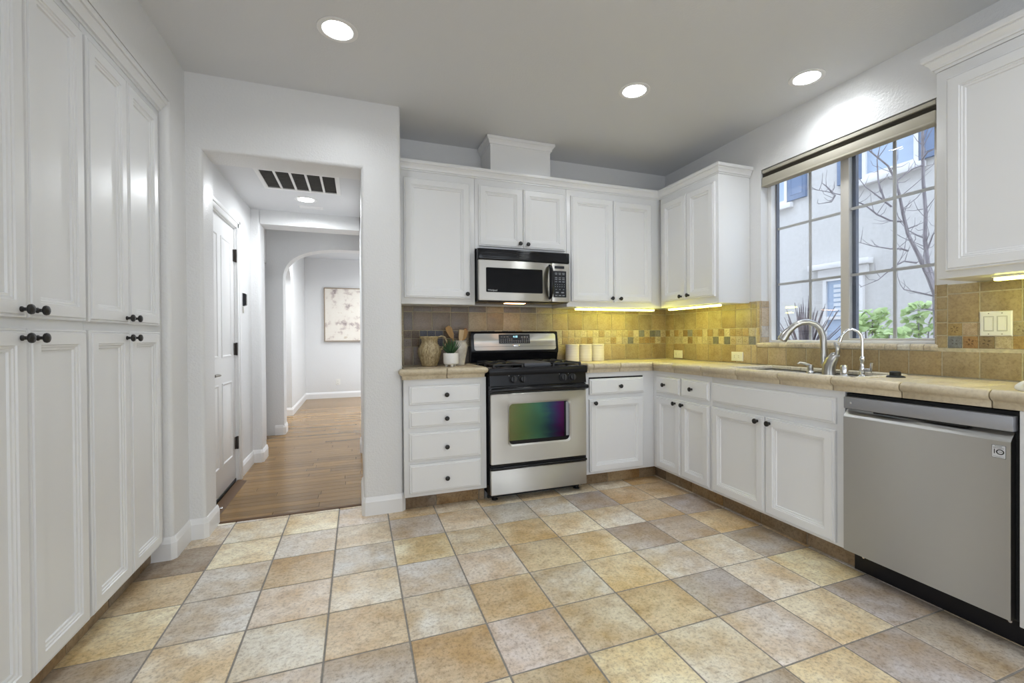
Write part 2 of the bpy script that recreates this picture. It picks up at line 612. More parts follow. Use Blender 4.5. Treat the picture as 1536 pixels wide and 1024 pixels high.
# ------------------------------------------------------------------ floor
TP = 0.295
PAL = {'C': (0.84, 0.78, 0.665), 'Y': (0.86, 0.77, 0.57), 'T': (0.75, 0.655, 0.525), 'B': (0.71, 0.58, 0.405), 'G': (0.58, 0.525, 0.475),
       'L': (0.74, 0.695, 0.635), 'P': (0.74, 0.66, 0.575), 'D': (0.36, 0.30, 0.23)}
ROWS = {0: 'GLCYLTTTBTTBB', 1: 'GDYLTGTGLGBB', 2: 'GBLBLYCBYCBGG', 3: 'BYLTCLPBYGGBG', 4: 'GGCCBLBLYLCGB', 5: 'BTCLGBPTBGCYG',
        6: 'LYTGLCBYCPYGG', 7: 'CGYLBTYLGYGGB', 8: 'TLCBGYLTGBYGB'}
# each row string starts at tile column -2
def floor_tiles():
    mb = MB()
    rnd = random.Random(11)
    keys = 'CYTBGLPLCT'
    for j in range(-1, 27):
        for i in range(-14, 13):
            x0, y1 = i * TP, -j * TP
            y0 = y1 - TP
            y1c = min(y1, 0.036)
            if y0 > 0.03 or x0 > XW + 0.1 or y0 < -7.7:
                continue
            if j < 9 and i < -3:
                continue
            row = ROWS.get(j)
            k = row[i + 2] if row and 0 <= i + 2 < len(row) else rnd.choice(keys)
            c = PAL[k]
            g = rnd.uniform(0.93, 1.07)
            col = (c[0] * g, c[1] * g * rnd.uniform(0.985, 1.015), c[2] * g * rnd.uniform(0.96, 1.04))
            tiles(mb, (x0, y0, -0.006), X, Y, Z, [(0, TP, 0, y1c - y0, col)], th=0.006, gap=0.007, bev=0.002)
    mb.mi = 1
    mb.col = (0.999, 1, 1)
    mb.box(-4.2, 3.7, -7.7, 0.036, -0.06, -0.0022)
    return struct('floor', mb, ['floortile', 'grout'], angle=50)
floor_tiles()

def wood_floor_build():
    mb = MB()
    rnd = random.Random(5)
    y = 0.036
    pw = 0.083
    while y < 6.1:
        x = -1.6 - rnd.uniform(0, 0.9)
        while x < 0.95:
            L = rnd.uniform(0.5, 1.3)
            g = rnd.uniform(0.80, 1.18)
            mb.col = (0.265 * g, 0.158 * g, 0.060 * g)
            if x + L > -1.5:
                mb.rings((max(x, -1.5) + 0.0007, y + 0.0007, -0.02), X, Y, Z, min(x + L, 0.95) - max(x, -1.5) - 0.0014, pw - 0.0014,
                         [(0, 0), (0, 0.0185), (0.0015, 0.02)])
            x += L
        y += pw
    mb.col = (0.02, 0.012, 0.008)
    mb.box(-1.5, 0.95, 0.0375, 6.1, -0.06, -0.003)
    return struct('floor_hall', mb, 'wood')
wood_floor_build()
mb = MB(); mb.col = (0.17, 0.10, 0.05); mb.box(-0.105, 0.735, 0.028, 0.062, -0.005, 0.003, 0.002)
struct('trim_1', mb, 'threshold')

# ------------------------------------------------------------------ ceiling and walls
def rounded_wall(mb, poly_xy, z0, z1, r=0.018):
    """vertical prism whose convex corners are bullnosed"""
    n = len(poly_xy)
    out = []
    area = sum(poly_xy[i][0] * poly_xy[(i + 1) % n][1] - poly_xy[(i + 1) % n][0] * poly_xy[i][1] for i in range(n))
    if area < 0:
        poly_xy = poly_xy[::-1]
    for i in range(n):
        a, p, c = Vector((*poly_xy[i - 1], 0)), Vector((*poly_xy[i], 0)), Vector((*poly_xy[(i + 1) % n], 0))
        d0, d1 = (a - p).normalized(), (c - p).normalized()
        if (p - a).cross(c - p).z > 0 and (a - p).length > 2.5 * r and (c - p).length > 2.5 * r:
            cen = p + (d0 + d1) * r
            A, B = p + d0 * r, p + d1 * r
            for k in range(6):
                t = k / 5 * PI / 2
                q = cen + (A - cen) * math.cos(t) + (B - cen) * math.sin(t)
                out.append((q.x, q.y))
        else:
            out.append((p.x, p.y))
    mb.prism(out, 2, z0, z1)

mb = MB(); mb.box(-4.2, 3.7, -7.7, 0.5, CZ, CZ + 0.12); struct('ceiling', mb, 'ceil')
mb = MB(); mb.box(-1.6, 1.0, 0.05, 1.5, 2.31, 2.43); struct('ceiling_hall', mb, 'ceil')
mb = MB(); mb.box(-1.6, 1.0, 1.72, 6.2, 2.62, 2.74); struct('ceiling_entry', mb, 'ceil')

# back wall of the kitchen, and the pillar that ends it at the hall opening
mb = MB()
mb.box(0.9845, XW + 0.15, YW, YW + 0.14, -0.05, CZ)
struct('wall_back', mb, 'wall')
mb = MB()
rounded_wall(mb, [(0.74, -0.165), (0.984, -0.165), (0.984, 0.45), (0.74, 0.45)], -0.05, CZ, 0.02)
mb.box(0.745, 0.98, 0.452, 1.5, -0.05, CZ)
struct('wall_pillar', mb, 'wall')
# header over the hall opening with rounded underside edges, and the jamb side on the pantry side
mb = MB()
H = 2.20
prof = [(-0.1652, CZ), (-0.1652, H + 0.02)]
for k in range(6):
    t = k / 5 * PI / 2
    prof.append((-0.1452 - 0.02 * math.cos(t), H + 0.02 - 0.02 * math.sin(t)))
prof += [(0.05, H), (0.05, CZ)]
mb.prism([(y, z) for y, z in prof], 0, -0.15, 0.96)
rounded_wall(mb, [(-0.34, -0.395), (-0.185, -0.395), (-0.185, -0.165), (-0.105, -0.165), (-0.105, 0.05), (-0.34, 0.05)], -0.05, 2.352, 0.02)
mb.prism([(-0.34, -0.395), (-0.185, -0.395), (-0.185, -0.165), (-0.105, -0.165), (-0.105, 0.05), (-0.34, 0.05)], 2, 2.352, CZ)
struct('wall_front', mb, 'wall')
# wall over and behind the pantry, then the living area's walls
mb = MB()
mb.box(-0.95, -0.185, -1.86, -0.395, 2.352, CZ)
mb.box(-0.95, -0.86, -1.86, -0.396, -0.05, 2.352)
mb.box(-0.95, -0.2, -2.6, -1.862, -0.05, CZ)
struct('wall_left', mb, 'wall')
mb = MB()
mb.box(-4.0, -0.95, -2.6, -2.46, -0.05, CZ)
mb.box(-3.65, -3.5, -3.8, -2.6, -0.05, CZ); mb.box(-3.65, -3.5, -7.6, -6.6, -0.05, CZ)
mb.box(-3.65, -3.5, -6.6, -3.8, -0.05, 0.2); mb.box(-3.65, -3.5, -6.6, -3.8, 2.3, CZ)
struct('wall_living', mb, 'wall')
mb = MB()
for x0, x1 in ((-3.65, 0.05), (1.75, 2.1), (3.4, 3.6)):
    mb.box(x0, x1, -7.65, -7.5, -0.05, CZ)
for x0, x1 in ((0.05, 1.75), (2.1, 3.4)):
    mb.box(x0, x1, -7.65, -7.5, -0.05, 0.2); mb.box(x0, x1, -7.65, -7.5, 2.3, CZ)
struct('wall_rear', mb, 'wall')
# right wall around the window opening
WY0, WY1, WZ0, WZ1 = -1.80, -0.757, 1.072, 2.315
mb = MB()
T = 0.15
mb.box(XW, XW + T, WY1, YW, -0.05, CZ)
mb.box(XW, XW + T, -7.6, WY0, -0.05, CZ)
mb.box(XW, XW + T, WY0, WY1, -0.05, WZ0)
mb.box(XW, XW + T, WY0, WY1, WZ1, CZ)
struct('wall_right', mb, 'wall')
# unseen upper storey and eave, added to cut sky light on the neighbour's wall
mb = MB(); mb.box(XW + 0.02, XW + T, -7.6, 9.0, CZ + 0.121, 6.3); mb.box(XW + 0.02, XW + T + 0.6, -7.6, 9.0, 6.3, 6.45); struct('wall_sky_block', mb, 'stucco')

# ------------------------------------------------------------------ hall and entry beyond
mb = MB()
mb.box(-0.34, -0.19, 0.052, 0.13, -0.05, 2.31)
mb.box(-0.34, -0.19, 0.13, 0.935, 2.005, 2.31)
mb.box(-0.34, -0.19, 0.935, 1.5, -0.05, 2.31)
struct('wall_hall', mb, 'wall')
mb = MB()
rounded_wall(mb, [(-1.6, 1.5), (-0.115, 1.5), (-0.115, 1.72), (-1.6, 1.72)], -0.05, 2.74, 0.02)
rounded_wall(mb, [(0.738, 1.5), (1.0, 1.5), (1.0, 1.72), (0.738, 1.72)], -0.05, 2.74, 0.02)
mb.box(-0.115, 0.738, 1.5, 1.72, 2.18, 2.74)
struct('wall_opening', mb, 'wall')
# arch across the entry
def arch_wall(mb, axis, a0, a1, lo, hi, s0, s1, spring, rise, top, seg=24):
    """solid wall with an arched opening from s0 to s1; axis is the thickness axis"""
    poly = [(lo, -0.05), (lo, top), (hi, top), (hi, -0.05), (s1, -0.05), (s1, spring)]
    c, r = (s0 + s1) / 2, (s1 - s0) / 2
    for k in range(1, seg):
        t = PI * k / seg
        ex = 0.72
        cx_, sy_ = math.cos(t), math.sin(t)
        poly.append((c + r * math.copysign(abs(cx_) ** ex, cx_), spring + rise * abs(sy_) ** ex))
    poly += [(s0, spring), (s0, -0.05)]
    mb.prism(poly, axis, a0, a1)
mb = MB()
arch_wall(mb, 1, 2.745, 2.95, -1.6, 2.2, -0.105, 1.5, 1.78, 0.43, 2.62)
struct('wall_arch', mb, 'wall')
mb = MB()
arch_wall(mb, 0, -0.36, -0.195, 2.95, 6.0, 3.42, 4.15, 1.75, 0.42, 2.62)
struct('wall_entry', mb, 'wall')
mb = MB(); mb.box(-1.6, 2.2, 6.0, 6.15, -0.05, 2.74)
struct('wall_entry_back', mb, 'wall')
mb = MB()
mb.box(-1.75, -1.6, 0.05, 6.15, -0.05, 2.74)
mb.box(1.0, 1.1, 0.46, 2.74, -0.05, 2.74); [mb.box(2.2, 2.3, *q) for q in ((2.75, 3.4, -0.05, 2.74), (5.6, 6.15, -0.05, 2.74), (3.4, 5.6, -0.05, 0.3), (3.4, 5.6, 2.3, 2.74))]  # unseen side opening added to let daylight into the entry
mb.box(1.0, 2.3, 2.6, 2.744, -0.05, 2.74); mb.box(1.0, 2.3, 2.74, 6.2, 2.625, 2.74); mb.box(0.95, 2.2, 2.74, 6.0, -0.05, 0.0)
struct('wall_entry_side', mb, 'wall')
mb = MB(); mb.box(-0.42, -0.27, 1.722, 2.60, -0.05, 2.62); mb.box(-0.42, -0.27, 2.60, 2.744, 2.0, 2.62)
struct('wall_passage', mb, 'wall')
# casing beside the passage arch
mb = MB()
mb.box(-0.27, -0.25, 2.44, 2.52, 0.0, 2.06, 0.006)
mb.box(-0.268, -0.245, 1.74, 2.44, 2.0, 2.07, 0.006)
struct('trim_2', mb, 'trim')

# baseboards: a flat board with an ogee top, run round each wall
def board(mb, pts, closed=False, h=0.115, th=0.013):
    prof = [(0, 0), (th, 0), (th, h - 0.030), (th - 0.003, h - 0.024), (th - 0.004, h - 0.014), (th - 0.009, h - 0.003), (0.002, h), (0, h)]
    P = [Vector((x, y, 0)) for x, y in pts]
    n = len(P)
    secs = []
    for i in range(n):
        d0 = (P[i] - P[i - 1]).normalized() if i > 0 else None
        d1 = (P[i + 1] - P[i]).normalized() if i < n - 1 else None
        if d0 is None:
            nn = Vector((d1.y, -d1.x, 0))
        elif d1 is None:
            nn = Vector((d0.y, -d0.x, 0))
        else:
            n0, n1 = Vector((d0.y, -d0.x, 0)), Vector((d1.y, -d1.x, 0))
            nn = (n0 + n1) / (1 + n0.dot(n1))
        secs.append([P[i] + nn * t + Z * z for t, z in prof])
    k = len(prof)
    b = mb.add([p for s_ in secs for p in s_])
    for i in range(n - 1):
        for j in range(k - 1):
            mb.face((b + i * k + j, b + i * k + j + 1, b + (i + 1) * k + j + 1, b + (i + 1) * k + j))
    mb.face([b + j for j in range(k)][::-1])
    mb.face([b + (n - 1) * k + j for j in range(k)])
def rc(p, q, r, n=4):
    """a bullnose corner as a few chords: p incoming direction point, handled by the caller"""
    return []
def bull(path, r=0.02, n=4):
    """round the corners of a wall path with chords"""
    out = [path[0]]
    for i in range(1, len(path) - 1):
        a, p, c = (Vector((*path[i + k], 0)) for k in (-1, 0, 1))
        d0, d1 = (a - p).normalized(), (c - p).normalized()
        cr = d0.cross(d1).z
        if abs(cr) > 0.5 and cr > 0:
            cen = p + (d0 + d1) * r
            A, B = p + d0 * r, p + d1 * r
            for k in range(n):
                t = k / (n - 1) * PI / 2
                q = cen + (A - cen) * math.cos(t) + (B - cen) * math.sin(t)
                out.append((q.x, q.y))
        else:
            out.append(path[i])
    return out + [path[-1]]
def baseboard(name, *paths):
    mb = MB()
    for p in paths:
        board(mb, p)
    return struct(name, mb, 'trim', angle=25)
# walking with the wall on the left-hand side so the board faces the room on the right
baseboard('baseboard_front', [(-0.284, -0.395), (-0.198, -0.395), (-0.185, -0.382), (-0.185, -0.165), (-0.118, -0.165), (-0.105, -0.152), (-0.105, 0.05)])
baseboard('baseboard_pillar', [(0.74, 0.30), (0.74, -0.151), (0.754, -0.165), (0.97, -0.165), (0.984, -0.151), (0.984, -0.10)])
baseboard('baseboard_hall', [(-0.19, 1.02), (-0.19, 1.5), (-0.128, 1.5), (-0.115, 1.513), (-0.115, 1.72)],
          [(0.738, 1.72), (0.738, 1.513), (0.748, 1.5), (0.80, 1.5)])
baseboard('baseboard_entry', [(-0.20, 2.745), (-0.118, 2.745), (-0.105, 2.758), (-0.105, 2.95)],
          [(-0.195, 2.96), (-0.195, 3.42), (-0.35, 3.42)], [(-0.35, 4.15), (-0.195, 4.15), (-0.195, 6.0), (2.2, 6.0)])

# hall door in its casing
d1 = bpy.data.objects.new('door_1', None); COL.objects.link(d1); d1.location = (-0.2, 0.53, 0); d1['kind'] = 'structure'
mb = MB()
mb.box(-0.235, -0.20, 0.135, 0.93, 0.03, 2.0, 0.003)
door_leaf = mb.build('leaf', 'trim', d1)
mb = MB()
for (y0, y1) in ((0.22, 0.48), (0.575, 0.83)):
    for (z0, z1) in ((0.22, 0.81), (0.995, 1.87)):
        mb.rings((-0.2005, y0, z0), Y, Z, X, y1 - y0, z1 - z0, [(0, -0.002), (0, 0.004), (0.010, 0.006), (0.018, -0.0), (0.026, 0.0008), (0.05, 0.007)])
mb.build('door_panel', 'trim', d1)
mb = MB()
mb.box(-0.189, -0.172, 0.942, 1.012, 0.0, 2.07, 0.005); mb.box(-0.189, -0.166, 0.972, 1.012, 0.0, 2.072, 0.005)
mb.box(-0.189, -0.172, 0.055, 1.012, 2.005, 2.07, 0.005); mb.box(-0.189, -0.166, 0.055, 1.012, 2.042, 2.072, 0.005)
mb.box(-0.25, -0.187, 0.931, 0.944, 0, 2.01); mb.box(-0.25, -0.187, 0.055, 0.944, 2.0, 2.008)
mb.build('casing', 'trim', d1)
for z in (0.31, 1.05, 1.785):
    mb = MB()
    mb.box(-0.2, -0.192, 0.905, 0.945, z - 0.047, z + 0.047, 0.002)
    mb.tube([(-0.186, 0.934, z - 0.05), (-0.186, 0.934, z + 0.05)], 0.008, 10)
    mb.build('hinge', 'bronze', d1)
mb = MB()
mb.lathe([(0.026, 0), (0.026, 0.006), (0.012, 0.010), (0.009, 0.05), (0.0, 0.05)], (-0.2, 0.2, 0.89), 16, (1, 0, 0))
mb.tube([(-0.148, 0.195, 0.89), (-0.146, 0.25, 0.892), (-0.148, 0.31, 0.888), (-0.150, 0.335, 0.886)], [0.009, 0.010, 0.008, 0.006], 10)
mb.build('lever_handle', 'pewter', d1)
mb = MB(); mb.box(-0.238, -0.196, 0.135, 0.93, 0.006, 0.032, 0.004); mb.build('sweep', 'rubber', d1)
mb = MB()
mb.prism([(-0.19, 0.0005), (-0.125, 0.0005), (-0.13, 0.004), (-0.17, 0.012), (-0.19, 0.012)], 1, 0.14, 0.935)
mb.build('sill', 'threshold', d1)
# ------------------------------------------------------------------ cabinets
DOORP = [(0, 0.0), (0, 0.013), (0.003, 0.0175), (0.006, 0.018), (0.0075, 0.0155), (0.0105, 0.0155), (0.0125, 0.021), (0.049, 0.021), (0.0515, 0.0165), (0.057, 0.0165),
         (0.060, 0.0125), (0.067, 0.0115), (0.0695, 0.006)]
DRAWP = [(0, 0.0), (0, 0.012), (0.004, 0.015), (0.010, 0.0145), (0.0135, 0.021), (0.016, 0.021)]
def knob(parent, p, N, s=1.0):
    mb = MB()
    mb.lathe([(0.0085 * s, 0), (0.0085 * s, 0.003 * s), (0.0055 * s, 0.006 * s), (0.005 * s, 0.013 * s), (0.009 * s, 0.016 * s), (0.0145 * s, 0.019 * s),
              (0.0155 * s, 0.022 * s), (0.0145 * s, 0.026 * s), (0.009 * s, 0.029 * s), (0.0, 0.030 * s)], p, 16, N)
    return mb.build('knob', 'knob', parent)
def front(parent, kind, O, U, N, w, h, mat='cab', kn=None, prof=None, ks=1.0):
    """door or drawer front lying on the face frame; kn = (u, v) of its knob"""
    mb = MB()
    pr = prof or (DOORP if kind == 'door' else DRAWP)
    mb.rings(Vector(O) + Vector(N) * 0.0008, U, Z, N, w, h, pr)
    o = mb.build(kind, mat, parent, angle=28)
    if kn:
        knob(o, Vector(O) + Vector(U) * kn[0] + Z * kn[1] + Vector(N) * 0.0215, N, ks)
    return o
def fy(parent, kind, x0, x1, z0, z1, face, kn=None, **k):       # front facing -y (back run)
    return front(parent, kind, (x0, face, z0), X, -Y, x1 - x0, z1 - z0, kn=(kn[0] - x0, kn[1] - z0) if kn else None, **k)
def fx(parent, kind, y0, y1, z0, z1, face, kn=None, **k):       # front facing -x (right run); y0 is the far side
    return front(parent, kind, (face, y0, z0), -Y, -X, y0 - y1, z1 - z0, kn=(y0 - kn[0], kn[1] - z0) if kn else None, **k)
BASE = 'white base kitchen cabinets'
WALLC = 'white wall kitchen cabinets'
TOE, CAB_T = 0.098, 0.8592

c = thing('base_cabinet', (1.26, 0.0, 0), 'white four-drawer base cabinet between the pillar and the range', 'cabinet', BASE)
mb = MB(); mb.box(0.987, 1.532, YB, YW - 0.012, TOE, CAB_T, 0.002); mb.build('body', 'cab', c)
mb = MB(); mb.box(1.533, 1.5365, -0.145, YW - 0.012, 0.002, 0.20); mb.build('toe_shade', 'dark', c)  # panel coloured black to stand for shade beside the range
for z0, z1, kz in ((0.695, 0.818, 0.755), (0.548, 0.659, 0.600), (0.332, 0.514, 0.413), (0.123, 0.309, 0.207)):
    fy(c, 'drawer', 1.018, 1.489, z0, z1, YB, (1.257, kz))
c = thing('base_cabinet', (2.6, 0.0, 0), 'white one-door base cabinet right of the range, drawer slightly ajar', 'cabinet', BASE)
mb = MB(); mb.box(2.300, 2.9056, YB, YW - 0.012, TOE, CAB_T, 0.002); mb.build('body', 'cab', c)
mb = MB(); mb.box(2.2955, 2.299, -0.145, YW - 0.012, 0.002, 0.20); mb.build('toe_shade', 'dark', c)  # black for the same painted shade on the range's other side
d = fy(c, 'drawer', 2.322, 2.800, 0.695, 0.813, YB - 0.006, (2.577, 0.753))
mb = MB(); mb.box(2.324, 2.798, YB - 0.004, YB - 0.0005, 0.700, 0.824); mb.build('drawer_gap_shade', 'dark', c)  # dark sheet stands in for the shade behind the ajar drawer
fy(c, 'door', 2.322, 2.795, 0.117, 0.660, YB, (2.363, 0.634))
c = thing('base_cabinet', (3.1, -0.54, 0), 'white base cabinet in the corner with two small drawers over narrow doors', 'cabinet', BASE)
mb = MB(); mb.box(XB, XW - 0.012, 0.29, -0.843, TOE, CAB_T, 0.002); mb.build('body', 'cab', c)
fx(c, 'drawer', -0.270, -0.543, 0.694, 0.820, XB, (-0.378, 0.760))
fx(c, 'drawer', -0.558, -0.831, 0.694, 0.822, XB, (-0.674, 0.758))
fx(c, 'door', -0.270, -0.548, 0.115, 0.663, XB, (-0.497, 0.635))
fx(c, 'door', -0.553, -0.831, 0.115, 0.663, XB, (-0.580, 0.634))
c = thing('base_cabinet', (3.1, -1.27, 0), 'white sink base cabinet with long plain panel over two doors', 'cabinet', BASE)
mb = MB()
mb.box(XB, XB + 0.02, -0.845, -1.706, TOE, CAB_T, 0.002)
mb.box(XB + 0.02, XW - 0.012, -0.845, -0.86, TOE, CAB_T); mb.box(XB + 0.02, XW - 0.012, -1.69, -1.706, TOE, CAB_T)
mb.box(XB + 0.02, XW - 0.012, -0.86, -1.69, TOE, TOE + 0.018)
mb.build('body', 'cab', c)
fx(c, 'false_drawer_front', -0.856, -1.669, 0.695, 0.823, XB, None, prof=DRAWP)
fx(c, 'door', -0.855, -1.2615, 0.113, 0.664, XB, (-1.218, 0.633))
fx(c, 'door', -1.2665, -1.667, 0.113, 0.664, XB, (-1.300, 0.632))
c = thing('base_cabinet', (3.1, -2.7, 0), 'white base cabinet just beyond the dishwasher at the photo edge', 'cabinet', BASE)
mb = MB(); mb.box(XB - 0.02, XW - 0.012, -2.320, -3.10, TOE, CAB_T, 0.002); mb.build('body', 'cab', c)
fx(c, 'door', -2.38, -2.70, 0.115, 0.822, XB - 0.02, (-2.66, 0.76)); fx(c, 'door', -2.705, -3.05, 0.115, 0.822, XB - 0.02, (-2.74, 0.76))

# wall cabinets
UZ0, UZ1 = 1.366, 2.29
c = thing('wall_cabinet', (1.26, 0.15, UZ0), 'white single-door wall cabinet left of the microwave', 'cabinet', WALLC)
mb = MB(); mb.box(0.99, 1.519, YU, YW - 0.002, UZ0, UZ1, 0.002); mb.build('body', 'cab', c)
fy(c, 'door', 1.016, 1.483, 1.408, 2.241, YU, (1.456, 1.441))
c = thing('wall_cabinet', (1.9, 0.15, 1.78), 'short white two-door wall cabinet above the microwave', 'cabinet', WALLC)
mb = MB(); mb.box(1.521, 2.259, YU, YW - 0.002, 1.778, UZ1, 0.002); mb.build('body', 'cab', c)
fy(c, 'door', 1.547, 1.8915, 1.797, 2.245, YU, (1.862, 1.829)); fy(c, 'door', 1.8945, 2.243, 1.797, 2.245, YU, (1.924, 1.827))
c = thing('wall_cabinet', (2.7, 0.15, UZ0), 'tall white two-door wall cabinet right of the microwave', 'cabinet', WALLC)
mb = MB(); mb.box(2.261, XU + 0.02, YU, YW - 0.002, UZ0, UZ1, 0.002); mb.build('body', 'cab', c)
fy(c, 'door', 2.295, 2.677, 1.408, 2.241, YU, (2.656, 1.438)); fy(c, 'door', 2.683, 3.052, 1.408, 2.237, YU, (2.734, 1.437))
c = thing('wall_cabinet', (3.3, -0.33, UZ0), 'white two-door wall cabinet between the corner and the window', 'cabinet', WALLC)
mb = MB(); mb.box(XU, XW - 0.002, YU - 0.0215, -0.662, UZ0, UZ1, 0.002); mb.build('body', 'cab', c)
fx(c, 'door', -0.043, -0.340, 1.414, 2.241, XU, (-0.290, 1.441), ks=1.0); fx(c, 'door', -0.346, -0.636, 1.414, 2.241, XU, (-0.346 - 0.03, 1.443))
c = thing('wall_cabinet', (3.3, -2.35, UZ0), 'white wall cabinet right of the window, above the light switches', 'cabinet', WALLC)
mb = MB(); mb.box(XU, XW - 0.002, -1.952, -2.80, UZ0 + 0.008, UZ1, 0.002); mb.build('body', 'cab', c)
fx(c, 'door', -1.990, -2.375, 1.404, 2.241, XU, (-2.34, 1.44)); fx(c, 'door', -2.380, -2.765, 1.404, 2.241, XU, (-2.41, 1.44))

# crown along the tops of the wall cabinets
def crown(mb, path, prof, z):
    """moulding on the right-hand side of a 2D path, mitred at its corners"""
    P = [Vector((x, y, 0)) for x, y in path]
    n, k = len(P), len(prof)
    secs = []
    for i in range(n):
        d0 = (P[i] - P[i - 1]).normalized() if i else None
        d1 = (P[i + 1] - P[i]).normalized() if i < n - 1 else None
        n0 = Vector((d0.y, -d0.x, 0)) if d0 else None
        n1 = Vector((d1.y, -d1.x, 0)) if d1 else None
        nn = n1 if n0 is None else n0 if n1 is None else (n0 + n1) / (1 + n0.dot(n1))
        secs.append([P[i] + nn * t + Z * (z + h) for t, h in prof])
    b = mb.add([p for s_ in secs for p in s_])
    for i in range(n - 1):
        for j in range(k):
            j2 = (j + 1) % k
            mb.face((b + i * k + j, b + i * k + j2, b + (i + 1) * k + j2, b + (i + 1) * k + j))
    mb.face([b + j for j in range(k)][::-1]); mb.face([b + (n - 1) * k + j for j in range(k)])
CROWN = [(-0.01, 0.0), (0.002, 0.0), (0.004, 0.005), (0.004, 0.010), (0.011, 0.011), (0.012, 0.016), (0.012, 0.019), (0.017, 0.030), (0.025, 0.040), (0.025, 0.0445), (0.031, 0.0455), (0.034, 0.051), (0.034, 0.068), (-0.01, 0.068)]
mb = MB(); crown(mb, [(0.988, YU), (XU, YU), (XU, -0.664), (XW - 0.004, -0.664)], CROWN, 2.29)
mb.box(0.99, XW - 0.004, YU - 0.005, YW - 0.004, 2.2905, 2.298); mb.box(XU, XW - 0.004, -0.66, YU, 2.2905, 2.298)
o = mb.build('crown_molding', 'cab', angle=25); o['kind'] = 'structure'; o.name = 'trim_3'
mb = MB(); crown(mb, [(XW - 0.004, -1.950), (XU, -1.950), (XU, -2.80)], [(t * 1.15 if t > 0 else t, h * 1.1) for t, h in CROWN], 2.292)
o = mb.build('trim_4', 'cab', angle=25); o['kind'] = 'structure'

# boxed duct cover on top of the wall cabinets
c = thing('duct_cover', (1.9, 0.2, 2.36), 'white boxed duct cover with its own crown on top of the cabinets', 'duct cover')
mb = MB(); mb.box(1.652, 2.138, 0.042, YW - 0.004, 2.36, CZ - 0.002); mb.build('body', 'cab', c)
mb = MB(); crown(mb, [(1.652, YW - 0.004), (1.652, 0.042), (2.138, 0.042), (2.138, YW - 0.004)], [(t * 0.9, h * 0.95) for t, h in CROWN], CZ - 0.002 - 0.068 * 0.95)
mb.build('crown_molding', 'cab', c, angle=25)

# pantry
PX = -0.225
def pfront(parent, y0, y1, z0, z1, kn):
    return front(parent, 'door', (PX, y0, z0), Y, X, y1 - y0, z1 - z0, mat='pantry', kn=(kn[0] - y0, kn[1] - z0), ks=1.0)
def pantry(label, y0, y1, mid, lo, hi):
    c = thing('pantry_cabinet', (-0.5, (y0 + y1) / 2, 0), label, 'cabinet', 'tall white pantry cabinets')
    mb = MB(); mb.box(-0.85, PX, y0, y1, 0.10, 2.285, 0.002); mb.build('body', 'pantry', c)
    for z0, z1, kz in ((1.197, 2.243, 1.222), (0.116, 1.166, 1.138)):
        pfront(c, lo, mid - 0.003, z0, z1, (mid - 0.034, kz)); pfront(c, mid + 0.003, hi, z0, z1, (mid + 0.034, kz))
    return c
pantry('tall white pantry cabinet at the photo edge, farther from the hall opening', -1.86, -1.092, -1.420, -1.745, -1.112)
pantry('tall white pantry cabinet beside the hall opening, with four narrow doors', -1.090, -0.398, -0.785, -1.090, -0.470)
mb = MB(); crown(mb, [(PX, -1.86), (PX, -0.400)], [(t * 1.15 if t > 0 else t, h * 0.9) for t, h in CROWN], 2.286)
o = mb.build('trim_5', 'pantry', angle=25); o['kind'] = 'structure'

# tiled toe kicks
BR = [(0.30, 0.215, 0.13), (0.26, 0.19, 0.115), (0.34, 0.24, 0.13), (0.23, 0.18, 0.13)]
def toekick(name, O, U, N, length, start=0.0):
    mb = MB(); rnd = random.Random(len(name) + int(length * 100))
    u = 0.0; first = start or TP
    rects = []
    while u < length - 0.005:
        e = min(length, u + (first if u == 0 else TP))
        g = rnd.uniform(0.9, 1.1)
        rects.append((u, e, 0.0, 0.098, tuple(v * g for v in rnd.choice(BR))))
        u = e
    tiles(mb, O, U, Z, N, rects, th=0.008, gap=0.005)
    mb.mi = 1; mb.col = (0.999, 1, 1)
    U, N, O = Vector(U), Vector(N), Vector(O)
    p = [O + N * 0.003, O + U * length + N * 0.003, O + U * length - N * 0.006, O - N * 0.006]
    b = mb.add(p + [q + Z * 0.0965 for q in p])
    for f in ((0, 1, 2, 3), (4, 5, 6, 7), (0, 1, 5, 4), (1, 2, 6, 5), (2, 3, 7, 6), (3, 0, 4, 7)):
        mb.face([b + i for i in f])
    return struct(name, mb, ['floortile', 'countergrout'])
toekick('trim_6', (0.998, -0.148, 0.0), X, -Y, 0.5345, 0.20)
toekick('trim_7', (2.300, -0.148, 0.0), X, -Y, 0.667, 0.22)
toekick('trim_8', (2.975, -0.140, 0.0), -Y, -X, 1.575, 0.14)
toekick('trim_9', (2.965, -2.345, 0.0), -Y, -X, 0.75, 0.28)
toekick('trim_10', (-0.285, -1.85, 0.0), Y, X, 1.448, 0.15)
